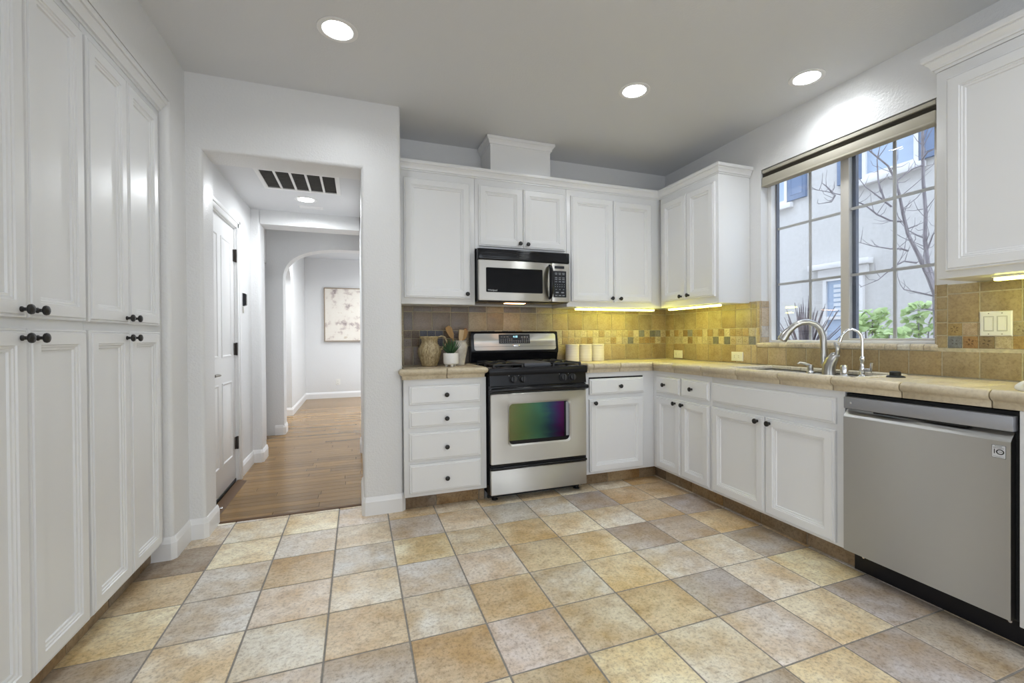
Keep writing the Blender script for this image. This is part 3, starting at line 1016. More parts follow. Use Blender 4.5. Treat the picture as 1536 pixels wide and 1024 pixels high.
# ------------------------------------------------------------------ counters
CT = 0.918
NOSE = [(-0.034, 0.0), (-0.024, 0.006), (-0.012, 0.0105), (0.003, 0.0095), (0.012, 0.003), (0.017, -0.007), (0.0155, -0.018), (0.008, -0.028), (-0.001, -0.032), (-0.004, -0.040), (-0.004, -0.058),
        (-0.034, -0.058)]
def nose(mb, p0, p1, N, m0, m1, joints, rnd):
    """bullnose edge pieces from p0 to p1, N outward; m = mitre slope at each end; joints = cut positions along the run"""
    p0, p1, N = Vector(p0), Vector(p1), Vector(N)
    L = (p1 - p0).length
    d = (p1 - p0) / L
    cuts = [0.0] + joints + [L]
    for a, b_ in zip(cuts[:-1], cuts[1:]):
        g = rnd.uniform(0.93, 1.06)
        mb.col = (0.60 * g, 0.52 * g, 0.375 * g)
        ga, gb = (0.0 if a == 0 else 0.0022), (0.0 if b_ == L else 0.0022)
        S = []
        for t, ins in ((a + ga, 0.003), (a + ga + 0.004, 0), (b_ - gb - 0.004, 0), (b_ - gb, 0.003)):
            row = []
            for n_, z in NOSE:
                nn = n_ - (ins if n_ > -0.03 else 0)
                zz = z - (ins if z > 0 else 0)
                tt = t
                if a == 0 and t < a + 0.01: tt += m0 * n_
                if b_ == L and t > b_ - 0.01: tt += m1 * n_
                row.append(p0 + d * tt + N * nn + Z * zz)
            S.append(row)
        k = len(NOSE)
        v = mb.add([q for r in S for q in r])
        for i in range(3):
            for j in range(k):
                j2 = (j + 1) % k
                mb.face((v + i * k + j, v + i * k + j2, v + (i + 1) * k + j2, v + (i + 1) * k + j))
        mb.face([v + j for j in range(k)][::-1]); mb.face([v + 3 * k + j for j in range(k)])
def even(L, step, first):
    out, u = [], first
    while u < L - 0.03:
        out.append(u); u += step
    return out
def top_tiles(mb, x0, x1, y0, y1, rnd, holes=()):
    """flat tiles on a counter between x0..x1, y0..y1 on the wall tile's pitch"""
    p = 0.1445
    xs = sorted({x0, x1} | {x for x in [2.84 + p * k for k in range(-16, 5)] if x0 + 0.015 < x < x1 - 0.015} | {h[0] for h in holes if x0 < h[0] < x1} | {h[1] for h in holes if x0 < h[1] < x1})
    ys = sorted({y0, y1} | {y for y in [0.183 - p * k for k in range(-2, 26)] if y0 + 0.015 < y < y1 - 0.015} | {h[2] for h in holes if y0 < h[2] < y1} | {h[3] for h in holes if y0 < h[3] < y1})
    rects = []
    for a, b_ in zip(xs[:-1], xs[1:]):
        for c_, d_ in zip(ys[:-1], ys[1:]):
            mx, my = (a + b_) / 2, (c_ + d_) / 2
            if any(h[0] < mx < h[1] and h[2] < my < h[3] for h in holes):
                continue
            g = rnd.uniform(0.90, 1.08)
            rects.append((a - x0, b_ - x0, c_ - y0, d_ - y0, (0.64 * g, 0.555 * g * rnd.uniform(0.98, 1.02), 0.41 * g)))
    tiles(mb, (x0, y0, CT - 0.006), X, Y, Z, rects, th=0.006, gap=0.004, bev=0.0015)
def slab(mb, x0, x1, y0, y1):
    mb.mi = 1; mb.col = (0.999, 1, 1)
    mb.box(x0, x1, y0, y1, 0.8635, CT - 0.0022)
    mb.mi = 0; mb.col = (1, 1, 1)
rnd = random.Random(21)
YE, XE = -0.248, 2.878          # bullnose reference lines of the back run and the right run
YBK, XBK = YW - 0.013, XW - 0.013
c = thing('countertop', (1.25, 0, CT), 'short beige tile countertop left of the range, holding the vase', 'countertop', 'tiled countertops')
mb = MB(); slab(mb, 1.006, 1.516, YE + 0.034, YBK); top_tiles(mb, 1.006, 1.516, YE + 0.034, YBK, rnd); mb.build('tile_top', ['countertile', 'countergrout'], c)
mb = MB()
nose(mb, (0.972, YE, CT), (1.522, YE, CT), -Y, -1, 1, [0.288], rnd)
nose(mb, (1.522, YE, CT), (1.522, YBK, CT), X, -1, 0, [0.20, 0.40], rnd)
nose(mb, (0.972, -0.176, CT), (0.972, YE, CT), -X, 0, 1, [], rnd)
mb.build('edge_trim', ['countertile'], c, angle=40)
HOLE = (2.955, 3.345, -1.705, -0.925)
c = thing('countertop', (3.1, -0.6, CT), 'long L-shaped beige tile countertop around the sink and dishwasher', 'countertop', 'tiled countertops')
mb = MB()
slab(mb, 2.332, XBK, YE + 0.034, YBK)
slab(mb, XE + 0.034, XBK, HOLE[3], YE + 0.034); slab(mb, XE + 0.034, HOLE[0], HOLE[2], HOLE[3]); slab(mb, HOLE[1], XBK, HOLE[2], HOLE[3]); slab(mb, XE + 0.034, XBK, -3.1, HOLE[2])
top_tiles(mb, 2.332, XBK, YE + 0.034, YBK, rnd)
top_tiles(mb, XE + 0.034, XBK, -3.1, YE + 0.034, rnd, [HOLE])
mb.build('tile_top', ['countertile', 'countergrout'], c)
mb = MB()
nose(mb, (2.298, YE, CT), (XE, YE, CT), -Y, 0, -1, [0.05, 0.282], rnd)
nose(mb, (XE, YE, CT), (XE, -3.1, CT), -X, 1, 0, [0.24, 0.53, 0.825, 1.12, 1.415, 1.71, 2.0, 2.3, 2.6], rnd)
nose(mb, (2.312, YBK, CT), (2.312, YE, CT), -X, 0, 0, [0.28], rnd)
mb.build('edge_trim', ['countertile'], c, angle=40)
# raised quarter-round tile rim round the sink
def rim(mb, p0, p1, N, step=0.072):
    p0, p1, N = Vector(p0), Vector(p1), Vector(N)
    L = (p1 - p0).length; d = (p1 - p0) / L
    n = max(1, round(L / step))
    pr = [(0.020, -0.004), (0.019, 0.004), (0.012, 0.009), (0.002, 0.0085), (-0.008, 0.003), (-0.010, -0.012), (0.020, -0.012)]
    for i in range(n):
        g = rnd.uniform(0.92, 1.08)
        mb.col = (0.72 * g, 0.66 * g, 0.54 * g)
        a, b_ = L * i / n + 0.0012, L * (i + 1) / n - 0.0012
        v = mb.add([p0 + d * t + N * q + Z * z for t in (a, b_) for q, z in pr])
        k = len(pr)
        for j in range(k):
            j2 = (j + 1) % k
            mb.face((v + j, v + j2, v + k + j2, v + k + j))
        mb.face([v + j for j in range(k)][::-1]); mb.face([v + k + j for j in range(k)])
mb = MB()
rim(mb, (HOLE[0], HOLE[3], CT), (HOLE[1], HOLE[3], CT), Y)
rim(mb, (HOLE[1], HOLE[3], CT), (HOLE[1], HOLE[2], CT), X)
rim(mb, (HOLE[0], HOLE[2], CT), (HOLE[1], HOLE[2], CT), -Y)
rim(mb, (HOLE[0], HOLE[3], CT), (HOLE[0], HOLE[2], CT), -X)
mb.build('sink_rim', ['countertile'], c, angle=40)

# ------------------------------------------------------------------ tiled backsplash
MOS = [(0.54, 0.46, 0.31), (0.50, 0.41, 0.27), (0.56, 0.50, 0.39), (0.58, 0.51, 0.38), (0.52, 0.44, 0.30), (0.36, 0.25, 0.13), (0.20, 0.20, 0.20), (0.42, 0.31, 0.17), (0.25, 0.255, 0.26), (0.47, 0.36, 0.22), (0.55, 0.48, 0.35)]
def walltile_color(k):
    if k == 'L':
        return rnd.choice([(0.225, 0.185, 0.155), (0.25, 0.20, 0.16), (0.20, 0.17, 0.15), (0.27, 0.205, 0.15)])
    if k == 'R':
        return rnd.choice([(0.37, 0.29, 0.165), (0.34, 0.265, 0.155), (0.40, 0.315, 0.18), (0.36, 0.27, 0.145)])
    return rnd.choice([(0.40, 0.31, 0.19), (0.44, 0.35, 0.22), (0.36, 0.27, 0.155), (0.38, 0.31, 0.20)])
P1 = 0.1445
def splash_rows(lo, hi, us, kind, top=1.378, rows=None):
    r = []
    for v0, v1 in (rows or ((0.921, 1.0605), (1.1835, 1.327), (1.327, top))):
        for a, b_ in zip(us[:-1], us[1:]):
            g = rnd.uniform(0.92, 1.08)
            r.append((a, b_, v0, v1, tuple(v * g for v in walltile_color(kind((a + b_) / 2)))))
    return r
def mosaic_rows(lo, hi, p=0.0598, dim=1.0):
    r = []
    u = lo
    while u < hi - 0.004:
        e = min(u + p, hi)
        for v0, v1 in ((1.0605, 1.122), (1.122, 1.1835)):
            g = rnd.uniform(0.85, 1.1) * dim
            r.append((u, e, v0, v1, tuple(v * g for v in rnd.choice(MOS))))
        u = e
    return r
def grid(lo, hi, anchor, p=P1):
    us = [lo]
    k = math.ceil((lo + 0.012 - anchor) / p)
    while anchor + k * p < hi - 0.012:
        us.append(anchor + k * p); k += 1
    return us + [hi]
def motifs(mb, O, U, N, mos):
    """printed flowers and rings on part of the small tiles"""
    O, U, N = Vector(O), Vector(U), Vector(N)
    rm = random.Random(33)
    for (u0, u1, v0, v1, col) in mos:
        if u1 - u0 < 0.045 or rm.random() < 0.35:
            continue
        k = rm.choice((0.45, 0.55, 0.62))
        mb.col = (col[0] * k, col[1] * k * 0.9, col[2] * k * 0.85)
        c_ = O + U * ((u0 + u1) / 2) + Z * ((v0 + v1) / 2) + N * 0.0084
        n, a0 = rm.choice((4, 5, 6)), rm.uniform(0, 1)
        for q in range(n):
            t = a0 + 2 * PI * q / n
            d_, s_ = U * math.cos(t) + Z * math.sin(t), Z * math.cos(t) - U * math.sin(t)
            r0, r1, w_ = 0.005, rm.uniform(0.015, 0.021), rm.uniform(0.0025, 0.0045)
            b = mb.add([c_ + d_ * r0, c_ + d_ * (0.6 * r1) + s_ * w_, c_ + d_ * r1, c_ + d_ * (0.6 * r1) - s_ * w_])
            mb.face((b, b + 1, b + 2, b + 3))
    mb.col = (1, 1, 1)
def backsplash(name, O, U, N, big, mos, bed):
    mb = MB()
    tiles(mb, O, U, Z, N, big, th=0.008, gap=0.0052, bev=0.0025)
    mb.mi = 1
    tiles(mb, O, U, Z, N, mos, th=0.008, gap=0.0035, bev=0.0022)
    motifs(mb, O, U, N, mos)
    mb.mi = 2; mb.col = (0.999, 1, 1)
    O, U, N = Vector(O), Vector(U), Vector(N)
    for (u0, u1, v0, v1) in bed:
        p = [O + U * u0 + N * 0.0045, O + U * u1 + N * 0.0045, O + U * u1 - N * 0.003, O + U * u0 - N * 0.003]
        b = mb.add([q + Z * v0 for q in p] + [q + Z * v1 for q in p])
        for f in ((0, 1, 2, 3), (4, 5, 6, 7), (0, 1, 5, 4), (1, 2, 6, 5), (2, 3, 7, 6), (3, 0, 4, 7)):
            mb.face([b + i for i in f])
    return struct(name, mb, ['walltile', 'mosaic', 'wallgrout'], angle=40)
# back wall: u is world x
us = grid(1.036, XW - 0.009, 2.84)
kind = lambda u: 'L' if u < 1.52 else ('M' if u > 2.1 else ('L' if rnd.random() < 0.25 else 'M'))
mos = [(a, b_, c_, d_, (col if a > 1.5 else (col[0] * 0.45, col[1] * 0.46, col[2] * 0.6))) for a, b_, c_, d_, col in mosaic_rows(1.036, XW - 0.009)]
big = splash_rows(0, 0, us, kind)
# bullnose column against the pillar
for k in range(4):
    big.append((1.008, 1.036, 0.921 + 0.1145 * k, 0.921 + 0.1145 * (k + 1), (0.40, 0.33, 0.20)))
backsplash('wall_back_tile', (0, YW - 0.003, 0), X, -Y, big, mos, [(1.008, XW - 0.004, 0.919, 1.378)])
# right wall: u runs towards the camera from y = YW
def uy(y): return YW - y
far_end = uy(-0.727)
us = grid(0.009, far_end, uy(0.183), 0.1435)
big = splash_rows(0, 0, us, lambda u: 'M')
mos = mosaic_rows(0.009, far_end)
us2 = grid(far_end, uy(-3.1), uy(0.183), 0.1435)
us2 = [far_end] + [u for u in us2 if u > far_end + 0.05]
big += splash_rows(0, 0, us2, lambda u: 'R' if u > uy(-1.0) else 'M', rows=((0.921, 1.0465),))
for k in range(5):                                   # bullnose columns at the window edges
    big.append((far_end, uy(-0.757) - 0.001, 1.0605 + 0.0634 * k, 1.0605 + 0.0634 * (k + 1), (0.46, 0.36, 0.23)))
u0, u1 = uy(-1.802), uy(-1.848)
for k in range(5):
    big.append((u0, u1, 1.0605 + 0.0634 * k, 1.0605 + 0.0634 * (k + 1), (0.36, 0.275, 0.15)))
us3 = [uy(-1.848)] + [uy(0.183) + 0.1435 * k for k in range(15, 23)]
big += splash_rows(0, 0, us3, lambda u: 'R', rows=((1.1835, 1.325), (1.325, 1.372)))
nearmos = []
cols_top = [(0.38, 0.27, 0.11), (0.47, 0.36, 0.24), (0.36, 0.27, 0.13), (0.34, 0.28, 0.17), (0.40, 0.34, 0.2), (0.36, 0.29, 0.16)]
cols_bot = [(0.20, 0.21, 0.215), (0.34, 0.20, 0.08), (0.27, 0.20, 0.11), (0.50, 0.42, 0.27), (0.40, 0.27, 0.10), (0.3, 0.25, 0.15)]
for k in range(20):
    a = uy(-1.848) + 0.0585 * k
    nearmos.append((a, a + 0.0585, 1.121, 1.1835, cols_top[k % 6])); nearmos.append((a, a + 0.0585, 1.0605, 1.121, cols_bot[k % 6]))
bed = [(0.004, uy(-0.757) - 0.001, 0.919, 1.378), (far_end, uy(-3.1), 0.919, 1.0475), (uy(-1.802), uy(-3.0), 1.0475, 1.372)]
backsplash('wall_right_tile', (XW - 0.003, YW, 0), -Y, -X, big, mos + nearmos, bed)
# tiled return of the window recess, and the rounded sill nosing
mb = MB()
jc = [(0.47, 0.38, 0.26), (0.50, 0.40, 0.28), (0.44, 0.34, 0.22)]
tiles(mb, (XW - 0.004, WY1 - 0.0005, 0), X, Z, -Y, [(0.0, 0.072, 1.079, 1.118, jc[0]), (0.0, 0.072, 1.118, 1.195, (0.52, 0.48, 0.42)), (0.0, 0.072, 1.195, 1.33, jc[1]), (0.0, 0.072, 1.33, 1.378, jc[2])], th=0.007)
tiles(mb, (XW - 0.004, WY0 + 0.0005, 0), X, Z, Y, [(0.0, 0.072, 1.079, 1.118, jc[0]), (0.0, 0.072, 1.118, 1.195, jc[1]), (0.0, 0.072, 1.195, 1.33, jc[1]), (0.0, 0.072, 1.33, 1.378, jc[2])], th=0.007)
pr = [(0.0, 0.0), (0.004, 0.014), (0.002, 0.024), (-0.006, 0.031), (-0.08, 0.031), (-0.08, 0.022), (-0.004, 0.022), (-0.004, 0.0)]
n = 18
y = -0.728
step = (1.812 - 0.728) / n
for i in range(n):
    g = rnd.uniform(0.9, 1.06)
    mb.col = (0.64 * g, 0.56 * g, 0.43 * g) if i != 15 else (0.6, 0.56, 0.48)
    a, b_ = y - i * step - 0.001, y - (i + 1) * step + 0.001
    inn = -0.01 if i in (0, n - 1) else -0.075
    p2 = [(t if t > -0.05 else inn, z) for t, z in pr]
    v = mb.add([(XW - 0.012 - t, q, 1.0485 + z) for q in (a, b_) for t, z in p2])
    k = len(p2)
    for j in range(k):
        j2 = (j + 1) % k
        mb.face((v + j, v + j2, v + k + j2, v + k + j))
    mb.face([v + j for j in range(k)][::-1]); mb.face([v + k + j for j in range(k)])
struct('trim_11', mb, ['walltile'], angle=40)
# ------------------------------------------------------------------ gas range
def plate(parent, name, O, U, V, N, w, h, r, th, mat, seg=6):
    """rounded rectangle plate"""
    O, U, V, N = Vector(O), Vector(U), Vector(V), Vector(N)
    pts = []
    for cx_, cy_, a0 in ((w - r, h - r, 0), (r, h - r, PI / 2), (r, r, PI), (w - r, r, 1.5 * PI)):
        for k in range(seg + 1):
            a = a0 + PI / 2 * k / seg
            pts.append((cx_ + r * math.cos(a), cy_ + r * math.sin(a)))
    mb = MB()
    n = len(pts)
    b = mb.add([O + U * x + V * y for x, y in pts] + [O + U * x + V * y + N * th for x, y in pts])
    mb.face([b + i for i in range(n)][::-1]); mb.face([b + n + i for i in range(n)])
    for i in range(n):
        j = (i + 1) % n
        mb.face((b + i, b + j, b + n + j, b + n + i))
    return mb.build(name, mat, parent)

RX0, RX1, RF = 1.546, 2.280, -0.27
rg = thing('gas_range', (1.913, 0.0, 0), 'freestanding stainless gas range with black cooktop between base cabinets', 'range')
mb = MB(); mb.box(RX0, RX1, RF + 0.035, 0.285, 0.045, 0.895, 0.003); mb.build('body', 'black', rg)
for x in (RX0 + 0.05, RX1 - 0.05):
    for y in (RF + 0.075, 0.20):
        mb = MB(); mb.lathe([(0.022, 0.001), (0.022, 0.008), (0.012, 0.014), (0.010, 0.048)], (x, y, 0), 14)
        mb.build('leg', 'rubber', rg)
mb = MB(); mb.box(RX0 + 0.01, RX1 - 0.01, RF + 0.11, RF + 0.12, 0.004, 0.0445); mb.build('underside_shade', 'dark', rg)  # black sheet added for the shade under the open-bottomed range
# storage drawer, oven door
mb = MB(); mb.box(RX0 + 0.002, RX1 - 0.002, RF, RF + 0.033, 0.052, 0.222, 0.006, 3); dr = mb.build('drawer', 'steel', rg)
mb = MB(); mb.box(RX0 + 0.001, RX1 - 0.001, RF - 0.010, RF + 0.03, 0.226, 0.243, 0.007, 3); mb.box(RX0 + 0.004, RX1 - 0.004, RF + 0.008, RF + 0.03, 0.243, 0.256); mb.build('handle', 'black', dr)
WX0, WX1, WZ_0, WZ_1 = 1.684, 2.143, 0.388, 0.668
mb = MB()
# stainless skin with a rounded window opening
def rrect(x0, x1, z0, z1, r, seg=6):
    p = []
    for cx_, cz_, a0 in ((x1 - r, z1 - r, 0), (x0 + r, z1 - r, PI / 2), (x0 + r, z0 + r, PI), (x1 - r, z0 + r, 1.5 * PI)):
        for k in range(seg + 1):
            a = a0 + PI / 2 * k / seg
            p.append((cx_ + r * math.cos(a), cz_ + r * math.sin(a)))
    return p
ro, ri = rrect(RX0 + 0.003, RX1 - 0.003, 0.260, 0.742, 0.012), rrect(WX0, WX1, WZ_0, WZ_1, 0.030)
n = len(ro)
def ringp(pl, y): return mb.add([(x, y, z) for x, z in pl])
r0 = ringp(ro, RF + 0.033); r1 = ringp(ro, RF + 0.004); r2 = ringp(rrect(RX0 + 0.007, RX1 - 0.007, 0.264, 0.738, 0.010), RF)
r3 = ringp(rrect(WX0 - 0.075, WX1 + 0.075, WZ_0 - 0.075, WZ_1 + 0.045, 0.05), RF - 0.0008)
r4 = ringp(rrect(WX0 - 0.012, WX1 + 0.012, WZ_0 - 0.012, WZ_1 + 0.012, 0.035), RF + 0.003); r5 = ringp(ri, RF + 0.010)
for a, b_ in ((r0, r1), (r1, r2), (r2, r3), (r3, r4), (r4, r5)):
    for i in range(n):
        j = (i + 1) % n
        mb.face((a + i, a + j, b_ + j, b_ + i))
od = mb.build('oven_door', 'steel', rg, angle=7)
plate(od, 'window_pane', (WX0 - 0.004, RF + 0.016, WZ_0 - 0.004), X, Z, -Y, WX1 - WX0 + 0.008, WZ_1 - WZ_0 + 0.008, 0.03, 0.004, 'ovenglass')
mb = MB()
mb.box(WX0 + 0.0, WX1, RF + 0.0105, RF + 0.0118, WZ_0, WZ_0 + 0.026); mb.box(WX1 - 0.040, WX1, RF + 0.0105, RF + 0.0118, WZ_0 + 0.026, WZ_1)
mb.build('pane_border', 'black', od)
mb = MB(); mb.box(WX1 - 0.026, WX1 - 0.004, RF + 0.0102, RF + 0.0105, WZ_0 + 0.03, WZ_1 - 0.006); mb.build('pane_edge', 'steel_strip', od)
mb = MB()
hp = [(RX0 + 0.004, RF + 0.01, 0.760), (RX0 + 0.01, RF - 0.022, 0.768), (RX0 + 0.10, RF - 0.038, 0.773), (1.913, RF - 0.044, 0.775), (RX1 - 0.10, RF - 0.038, 0.773), (RX1 - 0.01, RF - 0.022, 0.768), (RX1 - 0.004, RF + 0.01, 0.760)]
mb.tube(hp, [0.014, 0.017, 0.018, 0.018, 0.018, 0.017, 0.014], 12)
mb.box(RX0 + 0.004, RX1 - 0.004, RF + 0.006, RF + 0.034, 0.744, 0.792, 0.004)
mb.build('handle', 'black', od)
# manifold panel with knobs
mb = MB(); mb.prism([(RF + 0.034, 0.796), (RF + 0.002, 0.796), (RF + 0.010, 0.868), (RF + 0.034, 0.868)], 0, RX0 + 0.002, RX1 - 0.002); mp = mb.build('control_panel', 'black', rg)
for x in (1.712, 1.782, 2.092, 2.163):
    mb = MB()
    nrm = Vector((0, -1, 0.11)).normalized()
    mb.lathe([(0.026, 0), (0.027, 0.006), (0.022, 0.009), (0.0215, 0.026), (0.019, 0.030), (0.0, 0.031)], (x, RF + 0.006, 0.838), 20, nrm)
    mb.box(x - 0.005, x + 0.005, RF - 0.034, RF - 0.02, 0.818, 0.862, 0.003)
    kb = mb.build('control_knob', 'iron', rg)
    mb = MB(); mb.box(x - 0.030, x - 0.027, RF + 0.0025, RF + 0.0065, 0.862, 0.866); mb.build('dial_mark', 'white_ink', kb)
# cooktop with raised edge
mb = MB()
mb.rings((RX0 - 0.004, RF - 0.006, 0.868), X, Y, Z, RX1 - RX0 + 0.008, 0.50, [(0.004, 0), (0.0, 0.008), (0, 0.044), (0.005, 0.052), (0.016, 0.054), (0.024, 0.050), (0.034, 0.040), (0.05, 0.038)])
mb.build('cooktop', 'black', rg)
for x in (1.70, 2.125):
    for y, r in ((-0.13, 0.042), (0.11, 0.034)):
        mb = MB()
        mb.lathe([(r + 0.012, 0.0), (r + 0.012, 0.008), (r, 0.010), (r, 0.018), (r + 0.002, 0.020), (r - 0.003, 0.027), (0, 0.029)], (x, y, 0.906), 24)
        mb.build('burner', 'iron', rg)
for x0, x1 in ((1.578, 1.800), (2.026, 2.250)):
    mb = MB()
    zt = 0.944
    for y in (-0.235, -0.015, 0.205):
        mb.box(x0, x1, y - 0.006, y + 0.006, zt - 0.012, zt, 0.003)
    for x in (x0 + 0.006, x1 - 0.006):
        mb.box(x - 0.006, x + 0.006, -0.24, 0.21, zt - 0.012, zt, 0.003)
        for y in (-0.235, -0.015, 0.205):
            mb.box(x - 0.007, x + 0.007, y - 0.007, y + 0.007, 0.9075, zt - 0.008, 0.002)
    cx_ = (x0 + x1) / 2
    for yc in (-0.13, 0.11):
        for a in range(4):
            t = PI / 4 + a * PI / 2
            p0 = (cx_ + 0.028 * math.cos(t), yc + 0.028 * math.sin(t), zt - 0.003)
            p1 = (cx_ + 0.07 * math.cos(t), yc + 0.07 * math.sin(t), zt + 0.002)
            p2 = (cx_ + 0.104 * (1 if math.cos(t) > 0 else -1), yc + 0.104 * (1 if math.sin(t) > 0 else -1), zt - 0.004)
            mb.tube([p0, p1, p2], 0.0055, 8)
    mb.build('grate', 'iron', rg)
mb = MB()
mb.rings((1.812, -0.225, 0.913), X, Y, Z, 0.205, 0.42, [(0.006, 0), (0, 0.012), (0.002, 0.030), (0.012, 0.034), (0.026, 0.028), (0.035, 0.027)])
mb.build('griddle', 'griddle', rg)
# backguard
mb = MB()
mb.prism([(0.285, 0.9305), (0.225, 0.9305), (0.206, 0.992), (0.196, 1.004), (0.192, 1.02), (0.214, 1.160), (0.228, 1.174), (0.285, 1.174)], 0, RX0 - 0.012, RX1 - 0.012)
bgd = mb.build('backguard', 'black', rg, angle=25)
slope = Vector((0, 0.022, 0.14)).normalized()
nrm = Vector((0, -0.14, 0.022)).normalized()
def bgp(x, z):
    """a point on the leaning face of the backguard"""
    t = (z - 1.02) / 0.14
    return Vector((x, 0.192 + 0.022 * t, z))
plate(bgd, 'steel_face', bgp(1.556, 1.026) + nrm * 0.0005, X, slope, nrm, 0.690, 0.132, 0.018, 0.003, 'steel')
mb = MB()
o_ = bgp(1.556, 1.0535) + nrm * 0.0036
mb.rings(o_, X, slope, nrm, 0.690, 0.002, [(0, -0.0005), (0.0002, 0.0004)]); mb.build('seam', 'dark', bgd)
dp = plate(bgd, 'control_display', bgp(1.757, 1.077) + nrm * 0.0036, X, slope, nrm, 0.262, 0.074, 0.003, 0.002, 'screenpad')
letters('4:18', 0.022, bgp(1.895, 1.131) + nrm * 0.0063, X, slope, nrm, 'display', dp, 'clock')
mb = MB()
for r_ in range(3):
    for k in range(14):
        u, v = 1.770 + k * 0.018, 1.086 + r_ * 0.012
        if r_ == 2 and 5 < k < 10: continue
        mb.rings(bgp(u, v) + nrm * 0.0058, X, slope, nrm, 0.009, 0.0045, [(0, 0), (0.0005, 0.0006)])
for k in range(3):
    mb.rings(bgp(1.772 + k * 0.024, 1.128) + nrm * 0.0058, X, slope, nrm, 0.016, 0.004, [(0, 0), (0.0005, 0.0006)])
    mb.rings(bgp(1.945 + k * 0.023, 1.122) + nrm * 0.0058, X, slope, nrm, 0.014, 0.012, [(0, 0), (0.0005, 0.0006)])
mb.build('lettering', 'grey_ink', dp)
mb = MB(); mb.lathe([(0.030, 0), (0.030, 0.003), (0.024, 0.006), (0, 0.007)], (0, 0, 0), 28)
for i, v in enumerate(mb.v):
    p = bgp(1.898, 1.061) + X * v[0] + slope * (v[1] * 0.32) + nrm * (v[2] + 0.0035)
    mb.v[i] = tuple(p)
mb.build('oval_badge', 'chrome', bgd)

# ------------------------------------------------------------------ over-the-range microwave
MX0, MX1, MF = 1.525, 2.247, -0.07
mw = thing('microwave', (1.886, 0.1, 1.39), 'stainless over-the-range microwave with black grille and black window', 'microwave')
mb = MB(); mb.box(MX0 + 0.002, MX1 - 0.002, MF + 0.03, YW - 0.012, 1.388, 1.774, 0.003); mb.build('body', 'black', mw)
mb = MB(); mb.box(MX0, MX1, MF, MF + 0.03, 1.690, 1.770, 0.008, 3); vg = mb.build('vent_grille', 'black', mw)
mb = MB()
for k in range(5):
    z = 1.703 + k * 0.0125
    mb.box(MX0 + 0.03, MX1 - 0.03, MF - 0.004, MF + 0.002, z, z + 0.0065, 0.002)
mb.build('louvre', 'black', vg)
mb = MB(); mb.box(MX0, 2.0935, MF, MF + 0.03, 1.394, 1.688, 0.006, 3); md = mb.build('door', 'steel', mw)
plate(md, 'window_pane', (1.580, MF - 0.0002, 1.455), X, Z, -Y, 0.440, 0.178, 0.008, 0.002, 'blackglass')
letters('Whirlpool', 0.017, (1.628, MF - 0.0032, 1.469), X, Z, -Y, 'white_ink', md, 'lettering')
mb = MB()
hp = [(2.078, MF + 0.004, 1.420), (2.078, MF - 0.022, 1.432), (2.078, MF - 0.036, 1.475), (2.078, MF - 0.042, 1.545), (2.078, MF - 0.036, 1.615), (2.078, MF - 0.022, 1.655), (2.078, MF + 0.004, 1.668)]
mb.tube(hp, [0.010, 0.013, 0.017, 0.018, 0.017, 0.013, 0.010], 12); mb.build('handle', 'black', md)
mb = MB(); mb.box(2.0955, MX1, MF, MF + 0.03, 1.394, 1.688, 0.006, 3); mc = mb.build('control_panel', 'steel', mw)
plate(mc, 'display', (2.120, MF - 0.0002, 1.648), X, Z, -Y, 0.080, 0.020, 0.003, 0.002, 'screenpad')
kp = plate(mc, 'keypad', (2.108, MF - 0.0002, 1.430), X, Z, -Y, 0.108, 0.200, 0.003, 0.002, 'screenpad')
mb = MB()
for row, (z, n_, w_, h_) in enumerate(((1.612, 3, 0.022, 0.004), (1.602, 3, 0.018, 0.005), (1.576, 3, 0.020, 0.005), (1.563, 3, 0.020, 0.005), (1.546, 3, 0.020, 0.005), (1.525, 5, 0.005, 0.004), (1.509, 5, 0.006, 0.004), (1.487, 3, 0.011, 0.004), (1.462, 2, 0.024, 0.009), (1.441, 3, 0.020, 0.006))):
    for k in range(n_):
        u = 2.116 + (k + 0.5) * 0.092 / n_ - w_ / 2
        mb.rings((u, MF - 0.0022, z), X, Z, -Y, w_, h_, [(0, 0), (0.0004, 0.0005)])
    if row in (1, 4, 9):
        mb.build('button_print', 'grey_ink', kp)
        mb = MB()
mb = MB(); mb.rings((1.76, 0.03, 1.387), X, Y, -Z, 0.16, 0.05, [(0, 0), (0.002, 0.004)]); mb.build('task_lamp', 'hoodlamp', mw)

# ------------------------------------------------------------------ dishwasher
DX = 2.870
dw = thing('dishwasher', (3.1, -2.02, 0), 'stainless built-in dishwasher with a pocket handle under the right countertop', 'dishwasher')
mb = MB(); mb.box(DX + 0.036, XW - 0.02, -1.715, -2.312, 0.105, 0.852); mb.build('tub', 'dark', dw)
mb = MB()
mb.prism([(DX, 0.112), (DX + 0.034, 0.112), (DX + 0.034, 0.778), (DX + 0.026, 0.778), (DX + 0.004, 0.752), (DX, 0.745)], 1, -1.722, -2.304)
dd = mb.build('door', 'steel_dw', dw, angle=20)
mb = MB()
mb.box(DX + 0.006, DX + 0.034, -1.85, -2.18, 0.776, 0.784); mb.build('pocket_handle', 'dark', dd)
mb = MB(); mb.box(DX - 0.002, DX + 0.034, -1.724, -2.310, 0.784, 0.838, 0.002); mb.build('control_strip', 'steel_strip', dw)
mb = MB(); mb.lathe([(0.005, 0), (0.005, 0.002), (0, 0.0025)], (DX - 0.002, -1.757, 0.812), 12, (-1, 0, 0)); mb.build('power_button', 'chrome', dw)
bd = plate(dd, 'badge', (DX, -2.2535, 0.6835), -Y, Z, -X, 0.038, 0.046, 0.001, 0.0006, 'black_ink')
plate(bd, 'badge_face', (DX - 0.0006, -2.2545, 0.6845), -Y, Z, -X, 0.036, 0.044, 0.001, 0.0004, 'badge')
letters('I', 0.024, (DX - 0.0013, -2.261, 0.7055), -Y, Z, -X, 'black_ink', bd)
mb = MB()
